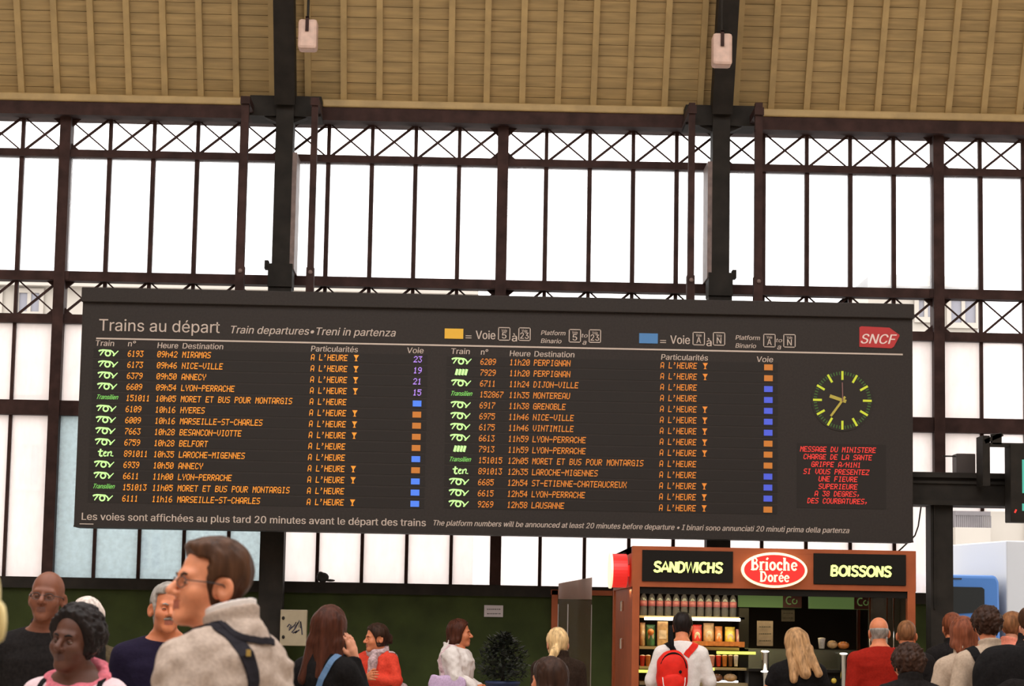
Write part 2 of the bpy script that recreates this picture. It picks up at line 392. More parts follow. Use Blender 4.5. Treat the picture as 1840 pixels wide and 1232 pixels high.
def led(mb, s, x0, zc, cw, ch, Y, m=0, slant=0.10):
    """dot matrix characters, 5 x 7 lamps each; cw = pitch of a character, ch = character height"""
    px, pz = cw/6.0, ch/7.0
    for i, ch_ in enumerate(s):
        b = bytes.fromhex(LED[ch_])
        for c in range(5):
            for r in range(7):
                if b[c] >> r & 1:
                    zz = zc+ch/2-(r+0.5)*pz; xx = x0+i*cw+(c+0.5)*px+slant*(zz-zc)
                    a, h = px*0.52, pz*0.50
                    mb.add([(xx-a, Y, zz-h), (xx+a, Y, zz-h), (xx+a, Y, zz+h), (xx-a, Y, zz+h)], [(0, 1, 2, 3)], m)

def stroke(mb, pts, wd, Y, m=0, wd2=None):
    """a flat brush stroke along x,z points, wd wide (tapering to wd2)"""
    pts = [np.array(p, float) for p in pts]; n = len(pts); L = []; Rr = []
    for i, p in enumerate(pts):
        t = pts[min(i+1, n-1)]-pts[max(i-1, 0)]; t /= np.linalg.norm(t)+1e-9; nn = np.array((-t[1], t[0]))
        ww = wd if wd2 is None else wd+(wd2-wd)*i/(n-1)
        L.append(p+nn*ww/2); Rr.append(p-nn*ww/2)
    v = [(p[0], Y, p[1]) for p in L]+[(p[0], Y, p[1]) for p in Rr]
    mb.add(v, [(i, i+1, n+i+1, n+i) for i in range(n-1)], m)

def arc(cx, cz, rx, rz, a0, a1, n=14): return [(cx+rx*math.cos(math.radians(a0+(a1-a0)*i/n)), cz+rz*math.sin(math.radians(a0+(a1-a0)*i/n))) for i in range(n+1)]

# ------------------------------------------------------------------ departure board
M['board'] = mat('charcoal_board', (0.036, 0.029, 0.025), 0.6, var=0.12, scale=40, spec=0.2)
M['board_slat'] = mat('board_display_strip', (0.026, 0.021, 0.018), 0.5, spec=0.2)
M['letter'] = mat('off_white_lettering', (0.60, 0.49, 0.41), 0.6)
M['ledo'] = mat('orange_lamp_dots', (0.3, 0.1, 0.01), 0.5, emit=(0.85, 0.27, 0.015), estr=1.0)
M['ledo2'] = mat('dimmer_orange_lamp_dots', (0.3, 0.1, 0.01), 0.5, emit=(0.60, 0.17, 0.015), estr=1.0)
M['ledr'] = mat('red_lamp_dots', (0.3, 0.02, 0.02), 0.5, emit=(0.85, 0.035, 0.02), estr=1.0)
M['ledp'] = mat('violet_lamp_dots', (0.2, 0.1, 0.3), 0.5, emit=(0.40, 0.22, 0.80), estr=1.0)
M['ledg'] = mat('pale_green_lit_logo', (0.3, 0.6, 0.2), 0.5, emit=(0.52, 0.82, 0.28), estr=0.9)
M['ledg2'] = mat('green_lit_logo', (0.1, 0.4, 0.1), 0.5, emit=(0.22, 0.55, 0.08), estr=0.8)
M['mblue'] = mat('blue_lit_marker', (0.05, 0.12, 0.5), 0.5, emit=(0.05, 0.18, 0.70), estr=0.8)
M['mblue2'] = mat('deep_blue_lit_marker', (0.05, 0.08, 0.4), 0.5, emit=(0.04, 0.06, 0.48), estr=0.8)
M['morange'] = mat('orange_lit_marker', (0.2, 0.07, 0.01), 0.5, emit=(0.58, 0.17, 0.015), estr=0.75)
M['yellow'] = mat('yellow_swatch', (0.85, 0.48, 0.03), 0.5)
M['blue'] = mat('blue_swatch', (0.07, 0.23, 0.50), 0.5)
M['logored'] = mat('red_emblem', (0.50, 0.022, 0.022), 0.4)
M['clockg'] = mat('yellow_green_clock_marks', (0.55, 0.62, 0.03), 0.5, emit=(0.55, 0.65, 0.02), estr=0.25)
M['clockd'] = mat('dim_green_clock_marks', (0.05, 0.14, 0.02), 0.5)
M['clockh'] = mat('olive_clock_hands', (0.52, 0.43, 0.06), 0.5)
M['clocks'] = mat('dim_red_second_hand', (0.20, 0.09, 0.08), 0.5)
DY = 26.5
bx = lambda px, py: float(at(px, py, DY)[0]); bz = lambda px, py: float(at(px, py, DY)[2])
X0, X1 = bx(141, 730), bx(1640.5, 760); ZT, ZB = (bz(151, 515)+bz(1641, 550))/2, (bz(130, 945)+bz(1641, 976))/2
bd = empty('departure_board', ((X0+X1)/2, DY, ZB))
tag(bd, 'huge dark train departure board hung in front of the windows, orange lettering and a clock', 'departure board')
DF = DY-0.004; DG = DY-0.007
cab = MB().box((X0, DY, ZB), (X1, DY+0.38, ZT)).build('cabinet', M['board'], bd, bevel=0.012)
zc_ = ZT-0.165
MB().box((X0-0.01, DY-0.05, zc_), (X1+0.01, DY, ZT+0.005)).build('top_cover', M['board'], bd, bevel=0.01)
MB().box((X0, DY-0.012, ZB), (X1, DY, ZB+0.02)).build('bottom_rail', M['board'], bd)
PXW = (bx(1600, 750)-bx(200, 718))/1400.0       # metres per pixel on the board
ht = MB()
put_text(ht, 'Trains au départ', bx(178, 590), bx(395, 590), bz(190, 594), 21*PXW, DF, bold=0.004)
ht.build('heading_text', M['letter'], bd)
h2 = MB(); put_text(h2, 'Train departures•Treni in partenza', bx(415, 600), bx(711, 603), bz(416, 598.5), 13.5*PXW, DF, shear=0.22, bold=0.012)
h2.build('subheading_text', M['letter'], bd)
ru = MB(); zr = (bz(173, 607.5)+bz(1622, 637))/2
ru.box((bx(173, 607), DF-0.002, zr-0.009), (bx(1622, 637), DY, zr+0.009)); ru.build('rule_line', M['letter'], bd)
def legend(x, y, mname, a, b):
    k = MB(); k.box((bx(x, y), DF-0.004, bz(x, y+9)), (bx(x+33.5, y), DY, bz(x, y-9))); k.build('colour_swatch', M[mname], bd)
    t = MB(); base = bz(x+45, y+9.5)
    put_text(t, '=', bx(x+38, y), bx(x+48, y), base-0.01, 13*PXW, DF, bold=0.02)
    put_text(t, 'Voie', bx(x+56, y), bx(x+91, y), base, 15*PXW, DF, bold=0.015)
    put_text(t, 'à', bx(x+121, y), bx(x+130, y), base-0.02, 14*PXW, DF, bold=0.015)
    put_text(t, 'Platform', bx(x+173, y), bx(x+217, y), bz(x+173, y+2.5), 8*PXW, DF, shear=0.2, bold=0.015)
    put_text(t, 'Binario', bx(x+173, y), bx(x+210, y), bz(x+173, y+17), 8*PXW, DF, shear=0.2, bold=0.015)
    put_text(t, 'to', bx(x+246, y), bx(x+257, y), bz(x+250, y+7), 7*PXW, DF, shear=0.2, bold=0.01)
    put_text(t, 'a', bx(x+248, y), bx(x+255, y), bz(x+250, y+20), 9*PXW, DF, shear=0.2, bold=0.01)
    for dx, dy, s in ((96, 0.5, a), (132.5, 1, b), (223, 4, a), (259, 4.5, b)):
        xa, xb = bx(x+dx, y), bx(x+dx+22, y); za, zb_ = bz(x+dx, y+dy+12), bz(x+dx, y+dy-12); th = 0.010
        t.box((xa, DF-0.001, za), (xb, DY, za+th)); t.box((xa, DF-0.001, zb_-th), (xb, DY, zb_)); t.box((xa, DF-0.001, za), (xa+th, DY, zb_)); t.box((xb-th, DF-0.001, za), (xb, DY, zb_))
        ww = (4 if len(s) == 1 else 7.5)
        put_text(t, s, bx(x+dx+11-ww, y), bx(x+dx+11+ww, y), za+0.025, 11*PXW, DF, bold=0.015)
        put_text(t, 'Voie', bx(x+dx+6, y), bx(x+dx+16, y), zb_-0.055, 5*PXW, DF, bold=0.01)
    t.build('legend_text', M['letter'], bd)
legend(799, 599, 'yellow', '5', '23'); legend(1148.5, 607.5, 'blue', 'A', 'N')
ct = MB()
for s, a, b, y in (('Train', 172, 205, 621), ('n°', 230, 244, 622), ('Heure', 283, 320, 625), ('Destination', 328, 401, 626), ('Particularités', 559, 643, 631), ('Voie', 732, 761, 634),
                   ('Train', 811, 844, 635.5), ('n°', 864, 877, 637), ('Heure', 916, 953, 639.5), ('Destination', 960, 1032, 640.5), ('Particularités', 1188, 1272, 646), ('Voie', 1360, 1389, 650)):
    ct = MB(); put_text(ct, s, bx(a, y), bx(b, y), bz(a, y), 10*PXW, DF, shear=0.1, bold=0.018); ct.build('column_title', M['letter'], bd)
ft = MB()
put_text(ft, 'Les voies sont affichées au plus tard 20 minutes avant le départ des trains', bx(147, 934), bx(765, 942), bz(147, 933.5), 12.5*PXW, DF, bold=0.018)
ft.box((bx(143, 941), DF, bz(143, 941.5)), (bx(168, 941), DY, bz(143, 940)))
ft.build('footer_text', M['letter'], bd)
ft = MB(); put_text(ft, 'The platform numbers will be announced at least 20 minutes before departure ◆ I binari sono annunciati 20 minuti prima della partenza'.replace('◆', '•'), bx(779, 945), bx(1526, 960), bz(779, 943.5), 9.5*PXW, DF, shear=0.25, bold=0.018)
ft.build('footer_translation', M['letter'], bd)

def logo(mb, kind, x0, x1, zc):
    W = x1-x0; h = W*0.31; P_ = lambda u, v: (x0+u*W, zc+v*h); S_ = lambda pts, a, b=None: stroke(mb, [P_(*p) for p in pts], a*W, DG, 0, None if b is None else b*W)
    if kind == 'T':
        S_([(0.0, 0.28), (0.06, 0.42), (0.2, 0.5), (0.42, 0.47), (0.62, 0.42), (0.72, 0.2), (0.78, -0.1), (0.80, -0.42)], 0.085, 0.065)
        S_([(0.26, 0.45), (0.17, 0.05), (0.08, -0.4)], 0.07, 0.05)
        S_([(p[0], p[1]) for p in arc(0.47, -0.03, 0.125, 0.42, 150, -210, 20)], 0.075)
        S_([(0.74, -0.45), (0.86, -0.05), (1.0, 0.42)], 0.075, 0.04)
    elif kind == 'B':
        for i in range(4): S_([(0.22+i*0.16, -0.5), (0.30+i*0.16, 0.5)], 0.125)
    elif kind == 'F':
        put_text(mb, 'Transilien', x0, x1+0.02, zc-0.02, 0.052, DG, shear=0.5, bold=0.012)
    else:
        S_([(0.30, 0.7), (0.27, 0.1), (0.26, -0.35), (0.32, -0.5), (0.40, -0.4)], 0.085); S_([(0.16, 0.25), (0.42, 0.35)], 0.06)
        S_([(0.45, -0.1), (0.56, 0.05), (0.60, 0.2), (0.54, 0.28), (0.47, 0.1), (0.45, -0.25), (0.50, -0.48), (0.60, -0.4)], 0.06); S_([(0.66, -0.5), (0.69, 0.22), (0.74, 0.1), (0.80, 0.28), (0.86, 0.2)], 0.07); S_([(0.86, 0.2), (0.82, -0.4), (0.95, -0.45)], 0.05)
ROWS_L = [('T', '6193', '09h42', 'MIRAMAS', 1, '23'), ('T', '6173', '09h46', 'NICE-VILLE', 1, '19'), ('T', '6379', '09h50', 'ANNECY', 1, '21'), ('T', '6609', '09h54', 'LYON-PERRACHE', 1, '15'),
 ('F', '151011', '10h05', 'MORET ET BUS POUR MONTARGIS', 0, 'b'), ('T', '6109', '10h16', 'HYERES', 1, 'o'), ('T', '6009', '10h16', 'MARSEILLE-ST-CHARLES', 1, 'o'), ('T', '7663', '10h28', 'BESANCON-VIOTTE', 1, 'o'),
 ('T', '6759', '10h28', 'BELFORT', 0, 'o'), ('t', '891011', '10h35', 'LAROCHE-MIGENNES', 0, 'b'), ('T', '6939', '10h50', 'ANNECY', 1, 'o'), ('T', '6611', '11h00', 'LYON-PERRACHE', 1, 'b'),
 ('F', '151013', '11h05', 'MORET ET BUS POUR MONTARGIS', 0, 'b'), ('T', '6111', '11h16', 'MARSEILLE-ST-CHARLES', 1, 'b')]
ROWS_R = [('T', '6209', '11h20', 'PERPIGNAN', 1, 'o'), ('B', '7929', '11h20', 'PERPIGNAN', 1, 'o'), ('T', '6711', '11h24', 'DIJON-VILLE', 0, 'd'), ('F', '152867', '11h35', 'MONTEREAU', 0, 'd'),
 ('T', '6917', '11h38', 'GRENOBLE', 1, 'd'), ('T', '6975', '11h46', 'NICE-VILLE', 1, 'd'), ('T', '6175', '11h46', 'VINTIMILLE', 1, 'd'), ('T', '6613', '11h59', 'LYON-PERRACHE', 1, 'o'),
 ('B', '7913', '11h59', 'LYON-PERRACHE', 1, 'o'), ('F', '151015', '12h05', 'MORET ET BUS POUR MONTARGIS', 0, 'o'), ('t', '891013', '12h35', 'LAROCHE-MIGENNES', 0, 'd'), ('T', '6685', '12h54', 'ST-ETIENNE-CHATEAUCREUX', 1, 'd'),
 ('T', '6615', '12h54', 'LYON-PERRACHE', 1, 'd'), ('T', '9269', '12h58', 'LAUSANNE', 1, 'o')]
def table(rows, cols, y0, ylast, xl):
    za, zb_ = bz(cols[0], y0), bz(xl, ylast); xs = [bx(c, y0+ (c-cols[0])*0.0225) for c in cols]
    for i, (lg_, num, tm, dest, cup, voie) in enumerate(rows):
        zz = za+(zb_-za)*i/13
        MB().box((xs[0]-0.06, DY-0.003, zz-0.054), (xs[-1]+0.16, DY, zz+0.054)).build('display_strip', M['board_slat'], bd)
        m = MB(); logo(m, lg_, xs[0], xs[0]+35*PXW, zz); m.build('service_logo', M['ledg2'] if lg_ == 'F' else M['ledg'], bd)
        m = MB(); cw, ch = 7.42*PXW, 11.2*PXW
        lm = M['ledo' if xl < 500 else 'ledo2']
        for nm_, tx_, x_, c_ in (('train_number', num, xs[1], 7.2*PXW), ('departure_time', tm, xs[2], cw), ('destination', dest, xs[3], cw), ('remark', "A L'HEURE", xs[4], cw)):
            m = MB(); led(m, tx_, x_, zz, c_, ch, DG); m.build(nm_, lm, bd)
        m = MB()
        if cup:
            g = xs[5]; h = ch
            m.add([(g, DG, zz+h/2), (g+9.5*PXW, DG, zz+h/2), (g+5.6*PXW, DG, zz-h*0.05), (g+5.4*PXW, DG, zz-h*0.32), (g+7.4*PXW, DG, zz-h/2), (g+1.6*PXW, DG, zz-h/2), (g+3.6*PXW, DG, zz-h*0.32), (g+3.6*PXW, DG, zz-h*0.05)], [(0, 7, 2, 1), (7, 6, 3, 2), (6, 5, 4, 3)])
        if cup: m.build('buffet_symbol', lm, bd)
        m = MB()
        if len(voie) == 2: led(m, voie, xs[6], zz, 8*PXW, ch, DG); mm = 'ledp'
        else:
            mm = {'b': 'mblue', 'o': 'morange', 'd': 'mblue2'}[voie]; m.box((xs[6], DG-0.002, zz-5.3*PXW), (xs[6]+15.5*PXW, DY-0.003, zz+5.3*PXW))
        m.build('platform_marker', M[mm], bd)
table(ROWS_L, (177.5, 230, 283, 328, 559, 635.5, 743.5), 634, 894, 169)
table(ROWS_R, (812, 863.5, 916, 959.5, 1187, 1262.5, 1373), 648.5, 904.5, 807)
# emblem
lx0, lx1, lz0, lz1 = bx(1544, 605), bx(1616, 605), bz(1544, 623), bz(1544, 586); LW, LH = lx1-lx0, lz1-lz0
em = MB(); em.prism([(lx0, lz0), (lx0+LW*0.80, lz0-0.01), (lx0+LW*0.86, lz0+LH*0.04), (lx1, lz0+LH*0.55), (lx1, lz0+LH*0.62), (lx0+LW*0.75, lz0+LH*0.96), (lx0+LW*0.05, lz1), (lx0, lz1-LH*0.05)], DF-0.004, DY)
emo = em.build('emblem', M['logored'], bd)
et = MB(); put_text(et, 'SNCF', lx0+LW*0.04, lx0+LW*0.93, lz0+LH*0.17, LH*0.46, DF-0.006, shear=0.3, bold=0.02)
et.build('emblem_lettering', mat('white_emblem_lettering', (0.85, 0.66, 0.60), 0.5), emo)
# clock
kx, kz = bx(1513.5, 719), bz(1513.5, 719); K = PXW
M['clockface'] = mat('clock_face', (0.033, 0.027, 0.023), 0.55, spec=0.2)
n = 48; fc = MB(); fc.prism([(kx+56*K*math.cos(2*PI*i/n), kz+56*K*math.sin(2*PI*i/n)) for i in range(n)], DF-0.002, DY)
clk = fc.build('clock', M['clockface'], bd)
tk = MB(); td = MB()
for i in range(60):
    a = 2*PI*i/60; d = np.array((math.sin(a), math.cos(a)))
    if i % 5 == 0: stroke(tk, [np.array((kx, kz))+d*37*K, np.array((kx, kz))+d*53*K], 4*K, DG-0.001)
    else: stroke(td, [np.array((kx, kz))+d*46*K, np.array((kx, kz))+d*52*K], 2*K, DG-0.001)
tk.build('hour_marks', M['clockg'], clk); td.build('minute_marks', M['clockd'], clk)
def hand(name, ang, r0, r1, wd, m, y):
    d = np.array((math.sin(math.radians(ang)), math.cos(math.radians(ang)))); h = MB()
    a, b = np.array((kx, kz))+d*r0*K, np.array((kx, kz))+d*r1*K; nn = np.array((d[1], -d[0]))*wd*K/2
    h.prism([tuple(a+nn), tuple(b+nn), tuple(b-nn), tuple(a-nn)], DF-y-0.003, DF-y); h.build(name, m, clk)
hand('hour_hand', 288, -7, 24, 6, M['clockh'], 0.006); hand('minute_hand', 216, -8, 36, 4, M['clockh'], 0.012); hand('second_hand', 359, -2, 32, 2.2, M['clocks'], 0.018)
# red message
MB().box((bx(1432, 850), DY-0.003, bz(1500, 913)), (bx(1592, 850), DY, bz(1500, 797))).build('message_screen', M['board_slat'], bd)
for s, a, b, y in (('MESSAGE DU MINISTERE', 1438, 1574, 807.5), ('CHARGE DE LA SANTE', 1444, 1567, 821), ('GRIPPE A/H1N1', 1458, 1547, 834.5), ('SI VOUS PRESENTEZ', 1444, 1562, 847.5), ('UNE FIEVRE', 1471, 1541, 860.5), ('SUPERIEURE', 1471, 1541, 874), ('A 38 DEGRES,', 1464, 1546, 887), ('DES COURBATURES,', 1451, 1560, 900)):
    m = MB(); xa = bx(a, y); led(m, s, xa, bz(1506, y), (bx(b, y)-xa)/(len(s)-0.1), 9.6*PXW, DG, slant=0.15); m.build('message_line', M['ledr'], bd)
# hangers that carry the board from the roof beam
for px, w_ in ((440.5, 0.088), (565.5, 0.075), (1243, 0.075), (1363, 0.088)):
    x = float(at(px, 220, 26.98)[0]); zt = float(at(px, 186, 26.98)[2])
    hb = MB(); hb.box((x-w_/2, 26.93, ZT-0.3), (x+w_/2, 27.03, zt)); hb.box((x-w_/2-0.012, 26.9, Z['beamb']-0.0), (x+w_/2+0.012, 27.72, Z['beamb']+0.09)); hb.box((x-w_/2-0.008, 26.91, ZT-0.1), (x+w_/2+0.008, 27.04, ZT+0.36))
    hb.box((x-0.04, 26.6, ZT-0.25), (x+0.04, 27.0, ZT-0.15))
    hg = hb.build('hanger', M['steel'], bd)
    for zz in (ZT+0.04, ZT+0.30): MB().ball((x+0.005, 26.905, zz), (0.028, 0.02, 0.028), 10).build('bolt', M['steel_edge'], hg)
# ------------------------------------------------------------------ people: smooth implicit bodies turned into meshes
def smin(a, b, k):
    h = np.maximum(k-np.abs(a-b), 0)/k; return np.minimum(a, b)-h*h*k*0.25
def smax(a, b, k): return -smin(-a, -b, k)
def capsule(P, a, b, ra, rb):
    bx_, by_, bz_ = b[0]-a[0], b[1]-a[1], b[2]-a[2]; L = bx_*bx_+by_*by_+bz_*bz_+1e-9
    px, py, pz = P[0]-a[0], P[1]-a[1], P[2]-a[2]
    h = np.clip((px*bx_+py*by_+pz*bz_)/L, 0, 1)
    return np.sqrt((px-bx_*h)**2+(py-by_*h)**2+(pz-bz_*h)**2)-(ra+(rb-ra)*h)
def chain(P, pts, rs, k=0.02):
    d = None
    for i in range(len(pts)-1):
        e = capsule(P, pts[i], pts[i+1], rs[i], rs[i+1]); d = e if d is None else smin(d, e, k)
    return d
def ellip(P, c, r):
    x, y, z = (P[0]-c[0]), (P[1]-c[1]), (P[2]-c[2])
    k0 = np.sqrt((x/r[0])**2+(y/r[1])**2+(z/r[2])**2); k1 = np.sqrt((x/r[0]**2)**2+(y/r[1]**2)**2+(z/r[2]**2)**2)+1e-9
    return k0*(k0-1)/k1
def rot_zx(yaw, pitch, roll=0.0):
    cz, sz, cx_, sx_, cr, sr = math.cos(yaw), math.sin(yaw), math.cos(pitch), math.sin(pitch), math.cos(roll), math.sin(roll)
    return np.array(((cz, -sz, 0), (sz, cz, 0), (0, 0, 1))) @ np.array(((1, 0, 0), (0, cx_, -sx_), (0, sx_, cx_))) @ np.array(((cr, 0, sr), (0, 1, 0), (-sr, 0, cr)))
def axis(lo, hi, f0, f1, fine, coarse):
    f0 = min(max(f0, lo), hi); f1 = min(max(f1, lo), hi)
    a = np.arange(lo, f0, coarse) if f0 > lo else np.array([]); b = np.arange(max(f0, lo), min(f1, hi), fine); c = np.arange(min(f1, hi), hi+coarse, coarse)
    return np.concatenate((a, b, c))
CORN = [(i, j, k) for i in (0, 1) for j in (0, 1) for k in (0, 1)]
EDG = [(a, b) for a in range(8) for b in range(a+1, 8) if sum(abs(CORN[a][q_]-CORN[b][q_]) for q_ in range(3)) == 1]
def surface_nets(F, xs, ys, zs):
    ins = F < 0; nx, ny, nz = F.shape; n = np.zeros((nx-1, ny-1, nz-1), np.int8)
    for i, j, k in CORN: n += ins[i:nx-1+i, j:ny-1+j, k:nz-1+k]
    I, J, K = np.nonzero((n > 0) & (n < 8)); idx = np.full((nx-1, ny-1, nz-1), -1, np.int64); idx[I, J, K] = np.arange(len(I))
    acc = np.zeros((len(I), 3)); cnt = np.zeros(len(I))
    V = [F[I+c[0], J+c[1], K+c[2]] for c in CORN]; Q = [np.stack((xs[I+c[0]], ys[J+c[1]], zs[K+c[2]]), 1) for c in CORN]
    for a, b in EDG:
        m = (V[a] < 0) != (V[b] < 0); t = (V[a]/np.where(m, V[a]-V[b], 1))[:, None]
        acc += np.where(m[:, None], Q[a]+(Q[b]-Q[a])*t, 0); cnt += m
    v = acc/np.maximum(cnt, 1)[:, None]; faces = []
    for ax in range(3):
        sl0 = [slice(None)]*3; sl1 = [slice(None)]*3; sl0[ax] = slice(0, -1); sl1[ax] = slice(1, None)
        A, B = ins[tuple(sl0)], ins[tuple(sl1)]; ch = A != B; o1, o2 = [q_ for q_ in range(3) if q_ != ax]
        c = np.stack(np.nonzero(ch), 1); flip = A[ch]
        ok = (c[:, o1] > 0) & (c[:, o2] > 0) & (c[:, o1] < F.shape[o1]-1) & (c[:, o2] < F.shape[o2]-1); c = c[ok]; flip = flip[ok]
        qd = []
        for d1, d2 in ((-1, -1), (0, -1), (0, 0), (-1, 0)):
            e = c.copy(); e[:, o1] += d1; e[:, o2] += d2; qd.append(idx[e[:, 0], e[:, 1], e[:, 2]])
        qd = np.stack(qd, 1)
        if ax == 1: flip = ~flip
        qd[~flip] = qd[~flip][:, ::-1]; faces.append(qd)
    f_ = np.concatenate(faces); return v, f_[(f_ >= 0).all(1)]
def sdf_mesh(fn, bounds, fine_box, fine, coarse):
    ax = [axis(bounds[i][0], bounds[i][1], fine_box[i][0], fine_box[i][1], fine, coarse).astype(np.float32) for i in range(3)]
    P = np.meshgrid(*ax, indexing='ij'); return surface_nets(fn(P).astype(np.float32), *ax)
def np_obj(name, v, f, mats, parent, mi=None):
    me = bpy.data.meshes.new(name); me.vertices.add(len(v)); me.vertices.foreach_set('co', np.asarray(v, np.float32).ravel())
    f = np.asarray(f); me.loops.add(f.size); me.loops.foreach_set('vertex_index', f.ravel().astype(np.int32))
    me.polygons.add(len(f)); me.polygons.foreach_set('loop_start', np.arange(0, f.size, 4, dtype=np.int32)); me.polygons.foreach_set('loop_total', np.full(len(f), 4, np.int32))
    for mm in mats: me.materials.append(mm)
    if mi is not None: me.polygons.foreach_set('material_index', mi.astype(np.int32))
    me.polygons.foreach_set('use_smooth', np.ones(len(f), bool)); me.update(calc_edges=True); me.validate()
    o = bpy.data.objects.new(name, me); C.objects.link(o); o.parent = parent; return o

def hand_points(curl):
    """palm and five bent fingers in (along fingers, towards thumb, out of the palm)"""
    D = lambda a: np.array((math.cos(a), 0, math.sin(a)))
    ch = [([(0, 0, 0), (0.045, 0.018, 0), (0.088, 0.026, 0.0)], (0.026, 0.022, 0.013)), ([(0, 0, 0), (0.045, 0, 0), (0.092, 0.005, 0)], (0.026, 0.024, 0.013)), ([(0.0, 0, 0), (0.045, -0.018, 0), (0.082, -0.03, 0)], (0.025, 0.021, 0.012))]
    for y0, L, r, sp in ((0.030, 0.072, 0.0090, 0.08), (0.009, 0.080, 0.0092, 0.02), (-0.012, 0.074, 0.0088, -0.04), (-0.031, 0.058, 0.0078, -0.12)):
        p = np.array((0.088-abs(y0-0.009)*0.25, y0, 0)); pts = [p]; a = curl*0.35
        for s_, da in ((0.45, curl*0.75), (0.32, curl*0.7), (0.23, 0)):
            p = p+(D(a)+np.array((0, sp, 0)))*L*s_; pts.append(p); a += da
        ch.append((pts, (r*1.08, r, r*0.92, r*0.8)))
    ch.append(([(0.018, 0.022, 0.004), (0.046, 0.050, 0.012), (0.070, 0.060, 0.012+curl*0.012), (0.092, 0.060, 0.014+curl*0.03)], (0.017, 0.0125, 0.0105, 0.0085)))
    return ch
_hands = {}
def hand_mesh(curl):
    if curl not in _hands:
        def fn(P):
            d = None
            for i, (pts, rs) in enumerate(hand_points(curl)):
                e = chain(P, [np.array(p) for p in pts], rs, 0.006); d = e if d is None else smin(d, e, 0.012 if i < 3 else 0.006)
            return d
        _hands[curl] = sdf_mesh(fn, ((-0.035, 0.2), (-0.06, 0.09), (-0.04, 0.13)), ((-1, 1),)*3, 0.0042, 0.01)
    return _hands[curl]

ZT_ = np.array((0.78, 0.92, 1.05, 1.20, 1.33, 1.41, 1.455, 1.49)); AW = np.array((0.160, 0.172, 0.148, 0.163, 0.180, 0.155, 0.100, 0.06)); AD = np.array((0.11, 0.122, 0.102, 0.112, 0.118, 0.098, 0.078, 0.06)); AY = np.array((0.01, 0.012, 0.0, -0.004, 0.004, 0.014, 0.02, 0.022))
def wob(P, s, seed, st=(1, 1, 1)):
    x, y, z = P[0]*s*st[0]+seed, P[1]*s*st[1]+seed*1.7, P[2]*s*st[2]+seed*0.6
    return (np.sin(x+1.3*np.sin(y*0.9+z*0.4))+np.sin(y*1.13+1.1*np.sin(z*1.1+x*0.5))+np.sin(z*0.93+1.2*np.sin(x*0.8-y*0.7)))/3

def sk(name, col, rough=0.55): return mat(name, col, rough, var=0.10, scale=30, spec=0.35)
M['skin_light'] = sk('fair_skin', (0.52, 0.225, 0.130)); M['skin_warm'] = sk('ruddy_skin', (0.56, 0.185, 0.082)); M['skin_near'] = sk('flushed_fair_skin', (0.66, 0.25, 0.125)); M['skin_dark'] = sk('brown_skin', (0.090, 0.032, 0.017)); M['skin_mid'] = sk('tanned_skin', (0.175, 0.058, 0.028))
M['lip'] = mat('lips', (0.36, 0.10, 0.06), 0.5); M['lip_mid'] = mat('tanned_lips', (0.12, 0.040, 0.024), 0.5); M['lip_dark'] = mat('dark_lips', (0.065, 0.022, 0.015), 0.5)
M['eyew'] = mat('eye_white', (0.28, 0.23, 0.20), 0.4); M['iris'] = mat('dark_iris', (0.03, 0.02, 0.015), 0.2)
M['spec'] = mat('dark_spectacle_rim', (0.03, 0.022, 0.02), 0.3); M['lens'] = glass_mat('spectacle_lens', (0.9, 0.9, 0.9), 0.97, 0.0)
def hairm(name, col, var=0.45): return mat(name, col, 0.5, var=var, scale=40, stretch=(1, 1, 0.12), bump=0.6, spec=0.12)
M['h_brown'] = hairm('short_brown_hair', (0.062, 0.027, 0.013)); M['h_black'] = hairm('black_hair', (0.014, 0.010, 0.009)); M['h_grey'] = hairm('grey_hair', (0.28, 0.25, 0.22)); M['h_white'] = hairm('white_hair', (0.62, 0.52, 0.46))
M['h_auburn'] = hairm('auburn_hair', (0.055, 0.016, 0.008)); M['h_blonde'] = hairm('blonde_hair', (0.60, 0.40, 0.19)); M['h_dkblonde'] = hairm('dark_blonde_hair', (0.36, 0.20, 0.09)); M['h_red'] = hairm('red_brown_hair', (0.16, 0.045, 0.020)); M['h_dark'] = hairm('dark_brown_hair', (0.032, 0.014, 0.008)); M['h_cropped'] = hairm('cropped_sandy_hair', (0.20, 0.085, 0.035))
def cloth(name, col, var=0.12, scale=60, bump=0.25): return mat(name, col, 0.9, var=var, scale=scale, bump=bump, spec=0.1)
M['c_beige'] = cloth('beige_tweed', (0.42, 0.33, 0.27), 0.14, 90); M['c_black'] = cloth('black_cloth', (0.008, 0.007, 0.007), 0.3); M['c_navy'] = cloth('navy_cloth', (0.013, 0.009, 0.024)); M['c_white'] = cloth('white_cloth', (0.72, 0.66, 0.62), 0.05); M['c_pinkwhite'] = cloth('pinkish_white_jacket', (0.68, 0.50, 0.52), 0.06)
M['c_pink'] = cloth('pink_scarf_cloth', (0.62, 0.16, 0.20), 0.2); M['c_red'] = cloth('coral_red_knit', (0.62, 0.055, 0.030)); M['c_redshirt'] = cloth('red_shirt_cloth', (0.26, 0.012, 0.006)); M['c_dark'] = cloth('charcoal_cloth', (0.012, 0.010, 0.0095), 0.3); M['c_brown'] = cloth('dark_brown_coat', (0.026, 0.015, 0.010), 0.3)
M['c_olive'] = cloth('olive_coat', (0.075, 0.055, 0.030), 0.25); M['c_jean'] = cloth('blue_denim', (0.05, 0.075, 0.14)); M['c_tan'] = cloth('pale_tan_cloth', (0.40, 0.30, 0.22)); M['c_salmon'] = cloth('salmon_cloth', (0.62, 0.20, 0.13)); M['c_lilac'] = cloth('lilac_cloth', (0.52, 0.38, 0.55)); M['c_scarf'] = cloth('grey_pink_scarf', (0.42, 0.30, 0.30), 0.4, 40)
